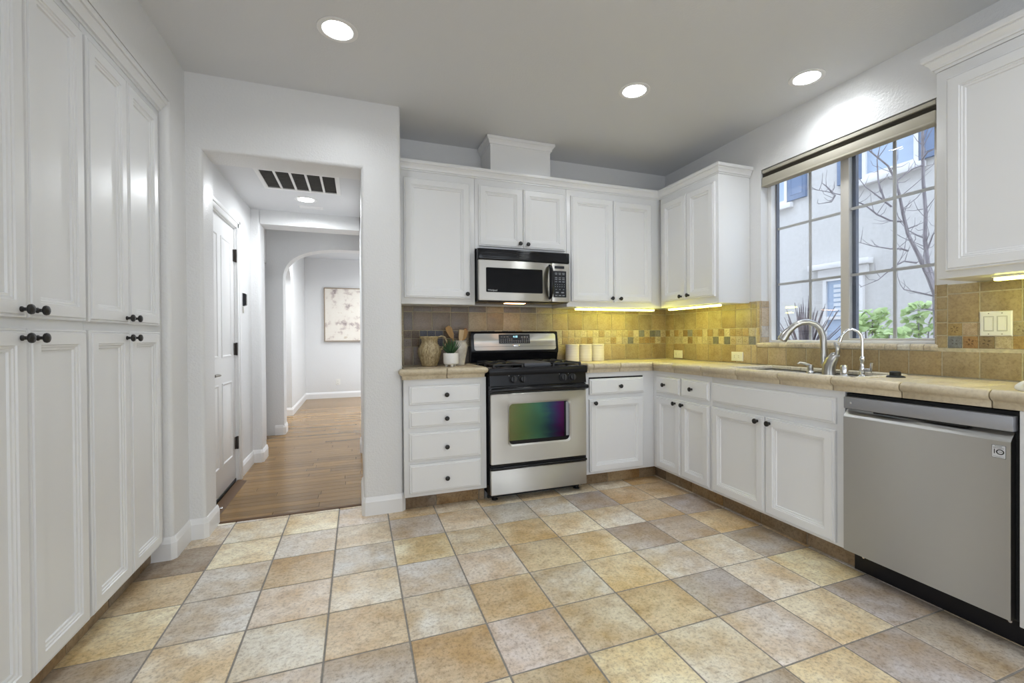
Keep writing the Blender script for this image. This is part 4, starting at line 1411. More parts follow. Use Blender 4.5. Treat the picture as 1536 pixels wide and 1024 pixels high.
for k in range(24):
    a, b_ = 2 * PI * k / 24, 2 * PI * (k + 1) / 24
    q = [(-2.2765 - r * math.cos(t) * 1.15, 0.7055 + r * math.sin(t)) for r, t in ((0.0098, a), (0.0098, b_), (0.0066, b_), (0.0066, a))]
    v = mb.add([(DX - 0.0011, y, z) for y, z in q] + [(DX - 0.0015, y, z) for y, z in q])
    for f in ((4, 5, 6, 7), (0, 1, 5, 4), (2, 3, 7, 6)):
        mb.face([v + i for i in f])
mb.build('lettering', 'black_ink', bd)
letters('YEAR', 0.0045, (DX - 0.0013, -2.2765, 0.7055), -Y, Z, -X, 'black_ink', bd, depth=0.0002)
letters('Inverter', 0.0062, (DX - 0.0013, -2.2725, 0.7255), -Y, Z, -X, 'black_ink', bd, depth=0.0002)
letters('DirectDrive', 0.0058, (DX - 0.0013, -2.2725, 0.7195), -Y, Z, -X, 'black_ink', bd, depth=0.0002)
letters('WARRANTY', 0.0055, (DX - 0.0013, -2.2725, 0.6885), -Y, Z, -X, 'grey_ink', bd, depth=0.0002)
mb = MB(); mb.box(2.95, 2.99, -1.72, -2.312, 0.004, 0.104); tk = mb.build('toe_panel', 'black', dw)
for y in (-1.76, -2.27):
    mb = MB(); mb.lathe([(0.006, 0), (0.006, 0.002), (0, 0.003)], (2.9505, y, 0.075), 10, (-1, 0, 0)); mb.build('screw', 'chrome', tk)

# ------------------------------------------------------------------ sink and taps
sk = thing('kitchen_sink', (3.1, -1.3, 0.9), 'stainless double-bowl sink set low in the tile counter under the window', 'sink')
mb = MB()
SZ = 0.901
for y0, y1 in ((-0.955, -1.30), (-1.33, -1.675)):
    mb.rings((2.985, y1, SZ), X, Y, Z, 0.20, y0 - y1, [(0.0, 0.0), (0.004, -0.010), (0.012, -0.15), (0.04, -0.172)])
sk_b = mb.build('bowl', 'sinksteel', sk, angle=50)
mb = MB()
x0, x1, y0, y1 = HOLE[0] + 0.004, HOLE[1] - 0.004, HOLE[2] + 0.004, HOLE[3] - 0.004
for bx in ((x0, 2.986, y0, y1), (3.184, x1, y0, y1), (2.986, 3.184, y0, -1.674), (2.986, 3.184, -1.331, -1.299), (2.986, 3.184, -0.956, y1)):
    mb.box(*bx, SZ - 0.004, SZ)
mb.build('deck', 'sinksteel', sk)
for y in (-1.13, -1.50):
    mb = MB(); mb.lathe([(0.045, 0), (0.042, 0.003), (0.03, 0.002), (0, 0.001)], (3.085, y, SZ - 0.172), 20); mb.build('drain', 'chrome', sk)

fc = thing('kitchen_faucet', (3.27, -1.37, SZ), 'large brushed nickel gooseneck faucet with curved lever handle at the sink', 'faucet')
FX, FY = 3.27, -1.367
mb = MB()
sw = Vector((-0.894, 0.447, 0))
def fpt(s, z): return Vector((FX, FY + 0.03, 0)) + sw * s + Z * z
pts = [(0.0, 0.96), (0.0, 1.02), (0.0, 1.08), (0.004, 1.125), (0.018, 1.165), (0.045, 1.194), (0.085, 1.207), (0.125, 1.203), (0.160, 1.186), (0.188, 1.160)]
mb.tube([fpt(*p) for p in pts], [0.0175] * 8 + [0.018, 0.019], 16)
mb.build('spout', 'nickel', fc)
mb = MB()
mb.tube([fpt(0.189, 1.159), fpt(0.205, 1.142), fpt(0.225, 1.112), fpt(0.232, 1.100)], [0.0205, 0.023, 0.026, 0.025], 16); mb.build('spray_head', 'nickel', fc)
mb = MB()
mb.tube([(FX, FY, SZ), (FX, FY, SZ + 0.02), (FX, FY - 0.004, SZ + 0.055), (FX, FY - 0.018, SZ + 0.085), (FX, FY - 0.038, SZ + 0.108), (FX, FY - 0.052, SZ + 0.118)], [0.036, 0.034, 0.033, 0.031, 0.025, 0.014], 18)
mb.tube([(FX, FY + 0.03, SZ + 0.06), (FX, FY + 0.02, SZ + 0.05)], [0.0145, 0.016], 12)
mb.build('base', 'nickel', fc)
mb = MB()
mb.tube([(FX, FY - 0.040, SZ + 0.105), (FX - 0.006, FY - 0.056, SZ + 0.128), (FX - 0.010, FY - 0.060, SZ + 0.150), (FX - 0.012, FY - 0.050, SZ + 0.172), (FX - 0.010, FY - 0.040, SZ + 0.186)], [0.015, 0.014, 0.0125, 0.0105, 0.006], 12, flat=0.7)
mb.build('lever_handle', 'nickel', fc)

sd = thing('soap_dispenser', (3.27, -1.255, SZ), 'short brushed nickel soap pump left of the big faucet', 'soap dispenser')
mb = MB(); mb.lathe([(0.024, 0), (0.023, 0.006), (0.015, 0.014), (0.014, 0.020), (0.0, 0.020)], (3.27, -1.255, SZ), 18); mb.build('base', 'nickel', sd)
mb = MB(); mb.lathe([(0.0155, 0.0205), (0.0165, 0.024), (0.0165, 0.044), (0.014, 0.050), (0, 0.052)], (3.27, -1.255, SZ), 18)
mb.tube([(3.27, -1.25, SZ + 0.044), (3.25, -1.235, SZ + 0.056), (3.225, -1.222, SZ + 0.062), (3.212, -1.216, SZ + 0.054)], [0.009, 0.0075, 0.006, 0.005], 10); mb.build('pump_head', 'nickel', sd)
ag = tag(MB().lathe([(0.022, 0.0), (0.022, 0.005), (0.0195, 0.007), (0.0195, 0.055), (0.017, 0.060), (0, 0.061)], (3.27, -1.456, SZ), 20).build('air_gap', 'chrome'), 'plain chrome cylinder air gap between the two faucets', 'air gap')
ff = thing('filter_faucet', (3.27, -1.552, SZ), 'slim chrome filtered-water faucet with thin gooseneck', 'faucet')
mb = MB(); mb.lathe([(0.022, 0), (0.021, 0.004), (0.013, 0.010), (0.0115, 0.022), (0.014, 0.030), (0.0145, 0.046), (0.011, 0.058), (0.0105, 0.085), (0.0145, 0.094), (0.0125, 0.106), (0.006, 0.112), (0, 0.112)], (3.27, -1.552, SZ), 18)
mb.build('base', 'chrome', ff)
mb = MB()
s2 = Vector((-0.75, 0.66, 0))
def gp(s, z): return Vector((3.27, -1.552, 0)) + s2 * s + Z * z
mb.tube([gp(0, SZ + 0.105), gp(0, 1.06), gp(0, 1.10), gp(0.006, 1.128), (gp(0.022, 1.150)), gp(0.045, 1.160), gp(0.070, 1.153), gp(0.090, 1.132), gp(0.100, 1.105)], 0.0075, 12)
mb.tube([gp(0.099, 1.108), gp(0.104, 1.092)], 0.0095, 12); mb.build('spout', 'chrome', ff)
mb = MB()
mb.tube([(3.27, -1.560, SZ + 0.038), (3.262, -1.600, SZ + 0.040)], [0.010, 0.009], 12); mb.tube([(3.262, -1.598, SZ + 0.030), (3.260, -1.604, SZ + 0.062), (3.260, -1.606, SZ + 0.080)], [0.007, 0.005, 0.007], 10)
mb.build('lever_handle', 'chrome', ff)
ds = thing('sink_stopper', (3.21, -1.74, CT), 'black rubber sink stopper lying on the tile counter', 'sink stopper')
mb = MB(); mb.lathe([(0.040, 0.001), (0.041, 0.004), (0.030, 0.008), (0.024, 0.010), (0, 0.010)], (3.21, -1.745, CT), 24); mb.build('flange', 'rubber', ds)
mb = MB(); mb.lathe([(0.023, 0.010), (0.023, 0.026), (0.020, 0.029), (0, 0.029)], (3.21, -1.745, CT), 20); mb.build('plug', 'rubber', ds)
# ------------------------------------------------------------------ window, shade
w1 = bpy.data.objects.new('window_1', None); COL.objects.link(w1); w1.location = (3.53, -1.28, 1.07); w1['kind'] = 'structure'
FX0, FX1 = 3.502, 3.575
mb = MB()
fwid = 0.028
mb.box(FX0, FX1, WY1, WY1 - fwid, WZ0, WZ1, 0.003); mb.box(FX0, FX1, WY0, WY0 + fwid, WZ0, WZ1, 0.003)
mb.box(FX0, FX1, WY1 - fwid, WY0 + fwid, WZ0 + 0.006, WZ0 + 0.024, 0.003); mb.box(FX0, FX1, WY1 - fwid, WY0 + fwid, WZ1 - 0.03, WZ1, 0.003)
mb.build('window_frame', 'sash_white', w1)
YM0, YM1 = -1.272, -1.322
mb = MB()
mb.box(3.510, 3.545, YM0, YM1, WZ0 + 0.024, WZ1 - 0.03, 0.003)
mb.box(3.510, 3.545, YM1, WY0 + fwid, WZ0 + 0.024, 1.108, 0.003); mb.box(3.510, 3.545, YM1, WY0 + fwid, WZ1 - 0.07, WZ1 - 0.03, 0.003)
mb.box(3.510, 3.545, WY0 + fwid, WY0 + fwid + 0.02, 1.108, WZ1 - 0.07, 0.003)
mb.build('sliding_sash', 'sash', w1)
mb = MB()
mb.box(3.546, 3.572, YM1 + 0.008, YM1 - 0.018, WZ0 + 0.024, WZ1 - 0.03); mb.box(3.546, 3.572, WY1 - fwid, WY1 - fwid - 0.01, WZ0 + 0.024, WZ1 - 0.03)
mb.build('spacer', 'spacer', w1)
mb = MB()
for y in (-1.041,):
    mb.box(3.553, 3.561, y - 0.008, y + 0.008, WZ0 + 0.024, WZ1 - 0.03)
for z in (1.494, 1.892):
    mb.box(3.5535, 3.5605, WY1 - fwid, YM0, z - 0.008, z + 0.008)
mb.box(3.524, 3.532, -1.561 - 0.008, -1.561 + 0.008, 1.108, WZ1 - 0.07)
for z in (1.492, 1.892):
    mb.box(3.5245, 3.5315, YM1, WY0 + fwid, z - 0.008, z + 0.008)
mb.build('muntin', 'sash', w1)
for x in (3.549, 3.566):
    mb = MB(); mb.box(x, x + 0.003, WY1 - fwid, YM0, WZ0 + 0.022, WZ1 - 0.03); mb.build('glass_pane', 'glass', w1)
for x in (3.519, 3.536):
    mb = MB(); mb.box(x, x + 0.003, YM1, WY0 + fwid, 1.106, WZ1 - 0.07); mb.build('glass_pane', 'glass', w1)
sh = thing('window_shade', (3.46, -1.28, 2.25), 'taupe cellular shade pulled fully up at the top of the window', 'window shade')
mb = MB(); mb.box(3.440, 3.492, WY1 - 0.006, WY0 + 0.006, 2.287, 2.309, 0.003); mb.build('head_rail', 'shade', sh)
mb = MB()
for k in range(4):
    z = 2.258 + k * 0.007
    mb.prism([(3.446, z + 0.0035), (3.452, z + 0.0002), (3.480, z + 0.0002), (3.486, z + 0.0035), (3.480, z + 0.0066), (3.452, z + 0.0066)], 1, WY1 - 0.008, WY0 + 0.008)
mb.build('pleats', 'shade_dark', sh)
mb = MB(); mb.box(3.438, 3.490, WY1 - 0.007, WY0 + 0.007, 2.200, 2.257, 0.004); mb.box(3.434, 3.491, WY1 - 0.007, WY0 + 0.007, 2.192, 2.204, 0.003); mb.build('bottom_rail', 'shade', sh)

# ------------------------------------------------------------------ ceiling fixtures
def downlight(x, y, z, label, group='recessed ceiling lights', r=0.068, lens='lamp', power=1.0, spread=160):
    t = thing('recessed_light', (x, y, z), label, 'ceiling light', group)
    mb = MB(); mb.lathe([(r + 0.026, -0.0005), (r + 0.026, -0.003), (r + 0.018, -0.006), (r + 0.003, -0.004), (r, -0.001), (r, -0.0005)], (x, y, z), 36); mb.build('trim_ring', 'trim', t)
    mb = MB(); mb.lathe([(0.0, -0.0045), (r * 0.7, -0.0045), (r - 0.001, -0.003), (r - 0.001, -0.001), (0, -0.001)], (x, y, z), 36); mb.build('lens', lens, t)
    l = bpy.data.lights.new('lamp', 'AREA')
    l.shape, l.size, l.energy, l.color = 'DISK', r * 2, DOWNLIGHT * power, (0.92, 0.965, 1.0)
    l.spread = math.radians(spread)
    lo = bpy.data.objects.new('lamp', l)
    lo.location = (0, 0, -0.008)
    COL.objects.link(lo)
    lo.parent = t
    return t
downlight(0.634, -0.818, CZ, 'round recessed ceiling light nearest the hall opening', power=0.95, spread=152)
downlight(2.311, -0.846, CZ, 'round recessed ceiling light in front of the corner wall cabinets')
downlight(3.180, -1.305, CZ, 'round recessed ceiling light close to the wall above the window', power=0.7, spread=138)
for x, y in ((1.9, -3.2), (2.7, -3.0), (0.5, -4.4), (2.4, -4.4), (-1.8, -4.6), (1.4, -6.2)):
    downlight(x, y, CZ, 'added unseen ceiling light behind the viewpoint', 'added lights of the living area')  # unseen lamps added to brighten the room
downlight(0.31, 1.04, 2.31, 'round recessed light in the hall ceiling beyond the vent', 'hall lights', 0.062, 'lamp_hall', 2.8, 170)
downlight(0.5, 3.8, 2.62, 'added unseen light of the entry, hidden behind the arch', 'added entry lights', 0.068, 'lamp_hall', 6.5, 160)  # this and the next two: unseen lamps added to brighten the entry
downlight(1.5, 4.9, 2.62, 'added unseen light of the entry, hidden behind the pillar', 'added entry lights', 0.068, 'lamp_hall', 6.5, 160)
downlight(-1.0, 3.8, 2.62, 'added unseen light behind the entry arch', 'added entry lights', 0.068, 'lamp_hall', 6.5, 160)
downlight(0.35, 2.1, 2.62, 'added unseen light hidden over the second opening', 'added entry lights', 0.05, 'lamp', 0.35, 150)  # unseen lamp added to lift the dark passage and arch face
cv = thing('ceiling_vent', (0.32, 0.57, 2.31), 'large return-air vent with five dark panels in the hall ceiling', 'vent')
vx0, vx1, vy0, vy1 = 0.045, 0.594, 0.345, 0.80
mb = MB()
bars = [vx0, vx0 + 0.03] ; n = 5
gap = (vx1 - vx0 - 0.06 - 4 * 0.016) / 5
mb.box(vx0, vx1, vy0, vy0 + 0.03, 2.301, 2.3095, 0.002); mb.box(vx0, vx1, vy1 - 0.03, vy1, 2.301, 2.3095, 0.002)
mb.box(vx0, vx0 + 0.03, vy0 + 0.03, vy1 - 0.03, 2.301, 2.3095, 0.002); mb.box(vx1 - 0.03, vx1, vy0 + 0.03, vy1 - 0.03, 2.301, 2.3095, 0.002)
for k in range(1, 5):
    x = vx0 + 0.03 + k * gap + (k - 1) * 0.016
    mb.box(x, x + 0.016, vy0 + 0.03, vy1 - 0.03, 2.302, 2.3095)
mb.build('frame', 'trim', cv)
for k in range(5):
    x = vx0 + 0.03 + k * (gap + 0.016)
    mb = MB()
    m_ = 14
    for q in range(m_):
        yy = vy0 + 0.03 + (vy1 - vy0 - 0.06) * q / m_
        mb.box(x, x + gap, yy, yy + 0.012, 2.306, 2.3085)
    mb.box(x, x + gap, vy0 + 0.03, vy1 - 0.03, 2.3087, 2.3095)
    mb.build('grille_panel', 'vent_filter', cv)
rv = thing('supply_register', (0.33, 1.27, 2.31), 'small white supply register behind the hall ceiling light', 'vent')
mb = MB(); mb.rings((0.23, 1.235, 2.3095), X, Y, -Z, 0.20, 0.085, [(0, 0), (0.006, 0.006), (0.018, 0.006), (0.02, 0.003)]); mb.build('frame', 'trim', rv)
mb = MB()
for k in range(5): mb.box(0.252, 0.408, 1.256 + k * 0.0095, 1.260 + k * 0.0095, 2.303, 2.3062)
mb.build('slats', 'trim', rv)

# under-cabinet strips
def strip(label, x0, x1, y0, y1, z1):
    t = thing('under_cabinet_light', ((x0 + x1) / 2, (y0 + y1) / 2, z1), label, 'light strip', 'under-cabinet lights')
    mb = MB(); mb.box(x0, x1, y0, y1, z1 - 0.010, z1 - 0.0005, 0.001); mb.build('housing', 'plastic', t)
    mb = MB(); mb.box(x0 + 0.006, x1 - 0.006, y0 + 0.003, y1 - 0.003, z1 - 0.022, z1 - 0.0102, 0.003); mb.build('lens', 'led', t)
strip('yellow light strip under the wall cabinet right of the microwave', 2.36, 3.12, 0.045, 0.085, UZ0)
strip('yellow light strip under the corner cabinet beside the window', 3.165, 3.205, -0.63, -0.06, UZ0)
strip('yellow light strip under the wall cabinet above the light switches', 3.20, 3.24, -2.75, -2.11, UZ0 + 0.008)

# ------------------------------------------------------------------ wall plates
def outlet(name, label, O, U, N, wide=True):
    t = thing(name, O, label, 'outlet', 'white wall outlets')
    w_, h_ = (0.112, 0.070) if wide else (0.070, 0.112)
    O, U, N = Vector(O), Vector(U), Vector(N)
    mb = MB(); mb.rings(O - U * w_ / 2 - Z * h_ / 2, U, Z, N, w_, h_, [(0, 0), (0.001, 0.003), (0.005, 0.0055), (0.006, 0.0055)]); mb.build('cover_plate', 'plastic', t)
    for s in (-1, 1):
        c_ = O + (U if wide else Z) * (0.0195 * s)
        mb = MB(); mb.rings(c_ - U * 0.0145 - Z * 0.0145, U, Z, N, 0.029, 0.029, [(0, 0.005), (0.0005, 0.0075), (0.003, 0.0085)]); r_ = mb.build('receptacle', 'plastic', t)
        mb = MB()
        for q in (-1, 1):
            a = c_ + (Z if wide else U) * (0.0055 * q) - (U if wide else Z) * 0.001
            du, dv = (0.0075, 0.0022) if wide else (0.0022, 0.0075)
            mb.rings(a - U * du / 2 - Z * dv / 2, U, Z, N, du, dv, [(0, 0.0082), (0.0001, 0.0088)])
        mb.build('slots', 'dark', r_)
    return t
outlet('wall_outlet', 'white outlet low on the tile backsplash nearest the corner', (XW - 0.0115, 0.122, 0.965), -Y, -X)
outlet('wall_outlet', 'white outlet on the tile backsplash beside the window end', (XW - 0.0115, -0.550, 0.970), -Y, -X)
outlet('wall_outlet', 'small white outlet low on the far entry wall under the painting', (0.358, 5.9995, 0.30), X, -Y, False)
sw_ = thing('light_switch', (XW - 0.0115, -2.028, 1.176), 'white double rocker switch plate on the tile right of the window', 'light switch')
O = Vector((XW - 0.0115, -1.972, 1.119))
mb = MB(); mb.rings(O, -Y, Z, -X, 0.112, 0.114, [(0, 0), (0.001, 0.003), (0.005, 0.006), (0.006, 0.006)]); mb.build('cover_plate', 'plastic', sw_)
for k in (0, 1):
    mb = MB(); mb.rings(O - Y * (0.0165 + 0.046 * k) + Z * 0.024, -Y, Z, -X, 0.033, 0.066, [(0, 0.005), (0.0008, 0.0065), (0.002, 0.0065), (0.0026, 0.0055), (0.004, 0.0085)]); mb.build('rocker', 'plastic', sw_)
    mb = MB(); mb.rings(O - Y * (0.0150 + 0.046 * k) + Z * 0.0225, -Y, Z, -X, 0.036, 0.069, [(0, 0.0055), (0.0003, 0.0063)]); mb.build('rocker_shade', 'rocker_gap_shade', sw_)  # grey plate imitates the shadow line around the rocker
    for z in (0.010, 0.104):
        mb = MB(); mb.lathe([(0.0025, 0.0058), (0.0025, 0.0066), (0, 0.0068)], O - Y * (0.033 + 0.046 * k) + Z * z, 10, (-1, 0, 0)); mb.build('screw', 'pewter', sw_)
hs = thing('light_switch', (-0.19, 1.045, 1.155), 'white switch plate on the hall wall beyond the door', 'light switch')
mb = MB(); mb.rings((-0.1895, 1.032, 1.10), Y, Z, X, 0.072, 0.115, [(0, 0), (0.001, 0.003), (0.005, 0.006), (0.006, 0.006)]); mb.build('cover_plate', 'plastic', hs)
mb = MB(); mb.rings((-0.1895, 1.052, 1.125), Y, Z, X, 0.033, 0.066, [(0, 0.005), (0.0008, 0.0065), (0.003, 0.0085)]); mb.build('rocker', 'plastic', hs)
th = thing('wall_remote', (-0.19, 1.19, 1.44), 'small black remote in a white holder on the hall wall', 'remote')
mb = MB(); mb.rings((-0.1895, 1.165, 1.405), Y, Z, X, 0.055, 0.11, [(0, 0), (0.004, 0.016), (0.010, 0.024)]); mb.build('body', 'black', th)
mb = MB(); mb.prism([(1.15, 1.40), (1.19, 1.40), (1.165, 1.345)], 0, -0.1895, -0.178); mb.build('holder', 'plastic', th)
mb = MB(); mb.lathe([(0.012, 0), (0.012, 0.002), (0.004, 0.003), (0.0035, 0.060), (0.008, 0.062), (0.008, 0.075), (0, 0.076)], (-0.1895, 0.20, 0.045), 12, (1, 0.2, -0.15))
tag(mb.build('door_stop', 'chrome'), 'thin metal doorstop low beside the hall door', 'doorstop')

# painting on the far wall
pa = thing('framed_painting', (0.55, 5.98, 1.57), 'large pale abstract painting in a thin wood frame on the far wall', 'painting')
px0, px1, pz0, pz1 = 0.128, 0.93, 1.065, 2.075
mb = MB()
for b_ in ((px0, px1, pz0, pz0 + 0.018), (px0, px1, pz1 - 0.018, pz1), (px0, px0 + 0.018, pz0 + 0.018, pz1 - 0.018), (px1 - 0.018, px1, pz0 + 0.018, pz1 - 0.018)):
    mb.box(b_[0], b_[1], 5.955, 5.9985, b_[2], b_[3], 0.002)
mb.build('frame', 'artframe', pa)
mb = MB(); mb.box(px0 + 0.018, px1 - 0.018, 5.965, 5.985, pz0 + 0.018, pz1 - 0.018); mb.build('canvas', 'art', pa)
# ------------------------------------------------------------------ things on the counters
vs = thing('woven_pitcher', (1.207, 0.15, CT), 'woven seagrass pitcher vase with a loop handle on the left countertop', 'vase')
mb = MB()
prof = [(0.0, 0.0015), (0.050, 0.0015), (0.054, 0.006), (0.062, 0.035), (0.075, 0.075), (0.083, 0.110), (0.081, 0.128), (0.070, 0.150), (0.058, 0.168), (0.055, 0.182), (0.060, 0.200), (0.071, 0.214), (0.072, 0.221), (0.067, 0.222), (0.055, 0.200), (0.050, 0.182), (0.0, 0.180)]
mb.lathe(prof, (1.207, 0.15, CT), 48)
# woven relief: bulge alternate strands
cx_, cy_ = 1.207, 0.15
seg = 48
for i, v in enumerate(mb.v):
    k, rrow = i % seg, i // seg
    s_ = 1.0 + (0.028 if (k // 2) % 2 else -0.022)
    if 2 < rrow < 13:
        mb.v[i] = (cx_ + (v[0] - cx_) * s_, cy_ + (v[1] - cy_) * s_, v[2])
mb.build('body', 'wicker', vs, angle=180)
mb = MB()
hp = [(1.268, 0.135, CT + 0.213), (1.292, 0.128, CT + 0.222), (1.316, 0.122, CT + 0.212), (1.328, 0.118, CT + 0.185), (1.320, 0.120, CT + 0.155), (1.300, 0.126, CT + 0.132), (1.278, 0.132, CT + 0.120)]
mb.tube(hp, 0.0075, 10); mb.build('handle', 'wicker', vs)

pl = thing('succulent_planter', (1.345, 0.045, CT), 'small white footed planter with a spiky green succulent', 'potted plant')
PXc, PYc = 1.345, 0.045
mb = MB()
mb.lathe([(0.0, 0.018), (0.046, 0.018), (0.053, 0.024), (0.055, 0.034), (0.055, 0.094), (0.053, 0.099), (0.050, 0.099), (0.048, 0.088), (0.0, 0.086)], (PXc, PYc, CT), 32)
pot = mb.build('pot', 'ceramic', pl)
for a in (-PI / 2, PI / 6, 5 * PI / 6):
    mb = MB(); mb.lathe([(0.009, 0.0012), (0.011, 0.020)], (PXc + 0.034 * math.cos(a), PYc + 0.034 * math.sin(a), CT), 12); mb.build('foot', 'ceramic', pot)
mb = MB(); mb.lathe([(0.047, 0.0885), (0.03, 0.092), (0, 0.093)], (PXc, PYc, CT), 20); mb.build('soil', 'soil', pl)
mb = MB()
rs = random.Random(4)
for k in range(34):
    a = k * 2.399
    lean = 0.12 + 0.95 * (k / 34)
    L = 0.105 - 0.025 * (k / 34) + rs.uniform(-0.008, 0.008)
    d = Vector((math.cos(a) * math.sin(lean), math.sin(a) * math.sin(lean), math.cos(lean)))
    b0 = Vector((PXc, PYc, CT + 0.088)) + Vector((math.cos(a), math.sin(a), 0)) * 0.008
    mb.tube([b0, b0 + d * L * 0.4 + Z * 0.002, b0 + d * L * 0.75 + Z * 0.008, b0 + d * L + Z * 0.016], [0.0055, 0.0075, 0.005, 0.0008], 6, flat=0.45)
mb.build('succulent', 'succulent', pl)

ck = thing('utensil_crock', (1.440, 0.195, CT), 'tall cream stoneware crock of wooden utensils beside the range', 'crock')
KX, KY = 1.440, 0.195
mb = MB(); mb.lathe([(0.0, 0.001), (0.036, 0.001), (0.039, 0.006), (0.046, 0.050), (0.058, 0.110), (0.062, 0.135), (0.060, 0.155), (0.052, 0.172), (0.051, 0.178), (0.056, 0.183), (0.055, 0.187), (0.048, 0.186), (0.046, 0.172), (0.052, 0.130), (0.035, 0.03), (0, 0.03)], (KX, KY, CT), 36)
mb.build('body', 'crock', ck)
def utensil(name, label, p0, p1, kind, mat, facing=Vector((0.25, -1, 0))):
    p0, p1 = Vector(p0), Vector(p1)
    d = (p1 - p0).normalized()
    side = d.cross(facing).normalized()
    nrm = side.cross(d).normalized()
    t = thing(name, p0, label, 'cooking utensil', 'wooden utensils in the crock')
    L = (p1 - p0).length
    mb = MB(); mb.tube([p0, p0 + d * (L * 0.62)], [0.006, 0.006], 8); mb.build('handle', mat, t)
    mb = MB()
    if kind == 'turner':
        out = [(-0.007, 0.0), (-0.020, 0.03), (-0.026, 0.075), (-0.020, 0.098), (0.010, 0.104), (0.026, 0.080), (0.022, 0.03), (0.007, 0.0)]
    elif kind == 'spatula':
        out = [(-0.008, 0.0), (-0.017, 0.02), (-0.021, 0.088), (0.021, 0.088), (0.017, 0.02), (0.008, 0.0)]
    else:
        out = [(0.022 * math.sin(a) * (1 if kind == 'spoon' else 0.8), 0.045 - 0.045 * math.cos(a)) for a in [2 * PI * k / 16 for k in range(16)]]
    base = p0 + d * (L * 0.60)
    n = len(out)
    cc = 0.006 if kind == 'spoon' else 0.0
    v = mb.add([base + side * x + d * y + nrm * (0.003 + cc * (x / 0.022) ** 2) for x, y in out] + [base + side * x + d * y + nrm * (-0.003 + cc * (x / 0.022) ** 2) for x, y in out])
    mb.face([v + i for i in range(n)]); mb.face([v + n + i for i in range(n)][::-1])
    for i in range(n):
        j = (i + 1) % n
        mb.face((v + i, v + j, v + n + j, v + n + i))
    mb.build('blade' if kind != 'spoon' else 'spoon_bowl', mat, t)
utensil('wooden_turner', 'broad wooden turner leaning left in the crock', (1.455, 0.205, CT + 0.05), (1.345, 0.19, CT + 0.305), 'turner', 'spoonwood')
utensil('wooden_spatula', 'pale straight-edged wooden spatula upright in the crock', (1.432, 0.19, CT + 0.04), (1.452, 0.165, CT + 0.278), 'spatula', 'palewood')
utensil('wooden_spoon', 'light wooden spoon behind the pale spatula in the crock', (1.430, 0.200, CT + 0.04), (1.490, 0.195, CT + 0.290), 'spoon', 'spoonwood')
utensil('wooden_spoon', 'dark wooden spoon peeking out at the back of the crock', (1.425, 0.205, CT + 0.045), (1.503, 0.225, CT + 0.300), 'spoon', 'darkwood')

for k, (x, y, lb) in enumerate(((2.402, 0.205, 'left canister of three, nearest the range'), (2.530, 0.215, 'middle canister of the three on the counter'), (2.652, 0.222, 'right canister of three, farthest from the range'))):
    cn = thing('canister', (x, y, CT), 'cream ribbed ' + lb, 'canister', 'three cream canisters')
    mb = MB()
    pr = [(0.0, 0.001), (0.053, 0.001), (0.0565, 0.004)]
    for q in range(14):
        z = 0.008 + q * 0.0088
        pr += [(0.0575, z), (0.0567, z + 0.0044)]
    pr += [(0.0575, 0.132), (0.055, 0.134), (0, 0.134)]
    mb.lathe(pr, (x, y, CT), 36); mb.build('body', 'canister', cn)
    mb = MB(); mb.lathe([(0.0, 0.1345), (0.0565, 0.1345), (0.058, 0.137), (0.058, 0.143), (0.055, 0.147), (0, 0.1475)], (x, y, CT), 36); mb.build('lid', 'canister', cn)

# crumpled white cloth at the photo's right edge
mb = MB()
bm = bmesh.new(); bmesh.ops.create_uvsphere(bm, u_segments=40, v_segments=24, radius=1.0)
rs = random.Random(9)
ph = [rs.uniform(0, 6) for _ in range(8)]
for v in bm.verts:
    a = math.atan2(v.co.y, v.co.x)
    f_ = 1 + 0.10 * math.sin(3 * a + ph[0]) + 0.07 * math.sin(7 * a + 5 * v.co.z + ph[1]) + 0.05 * math.sin(11 * v.co.x + 9 * v.co.y + ph[2])
    z = max(v.co.z, -0.25)
    v.co = Vector((3.04 + v.co.x * 0.075 * f_, -2.36 + v.co.y * 0.092 * f_, CT + 0.012 + z * 0.045 * f_ + 0.004 * math.sin(40 * v.co.x) * (z > 0)))
    v.co.z = max(v.co.z, CT + 0.0008)
mb.bm_add(bm)
tag(mb.build('dish_cloth', 'ceramic', angle=180), 'crumpled white cloth on the counter at the photo edge', 'cloth')

# ------------------------------------------------------------------ outside the window
mb = MB(); mb.box(3.60, 8.35, -8, 11, -0.35, -0.25); o = struct('ground', mb, 'soil')
HX = 8.0
hs_ = thing('neighbor_house', (HX, 1.5, -0.25), 'cream stucco neighbouring house with blue-grey shutters outside the window', 'building')
mb = MB(); mb.box(HX, HX + 0.4, -8, 11, -0.25, 7.2); mb.build('wall', 'stucco', hs_)
def hwin(y0, y1, z0, z1, rail=None, louv=False):
    """window unit on the neighbour's wall; y0 > y1"""
    mb = MB()
    f_ = 0.055
    mb.box(HX - 0.05, HX + 0.001, y0, y0 - f_, z0, z1); mb.box(HX - 0.05, HX + 0.001, y1, y1 + f_, z0, z1)
    mb.box(HX - 0.05, HX + 0.001, y0 - f_, y1 + f_, z0, z0 + f_); mb.box(HX - 0.05, HX + 0.001, y0 - f_, y1 + f_, z1 - f_, z1)
    if rail: mb.box(HX - 0.045, HX + 0.001, y0 - f_, y1 + f_, rail - 0.025, rail + 0.025)
    w = mb.build('window', 'stuccotrim', hs_)
    mb = MB(); mb.box(HX - 0.014, HX - 0.004, y0 - f_, y1 + f_, z0 + f_, z1 - f_); mb.build('pane', 'outglass', w)
    if louv:
        mb = MB()
        z = rail + 0.04
        while z < z1 - f_ - 0.05:
            mb.box(HX - 0.026, HX - 0.016, y0 - f_ - 0.11, y1 + f_, z, z + 0.05); z += 0.075
        mb.build('louvre_blind', 'louver', w)
    return w
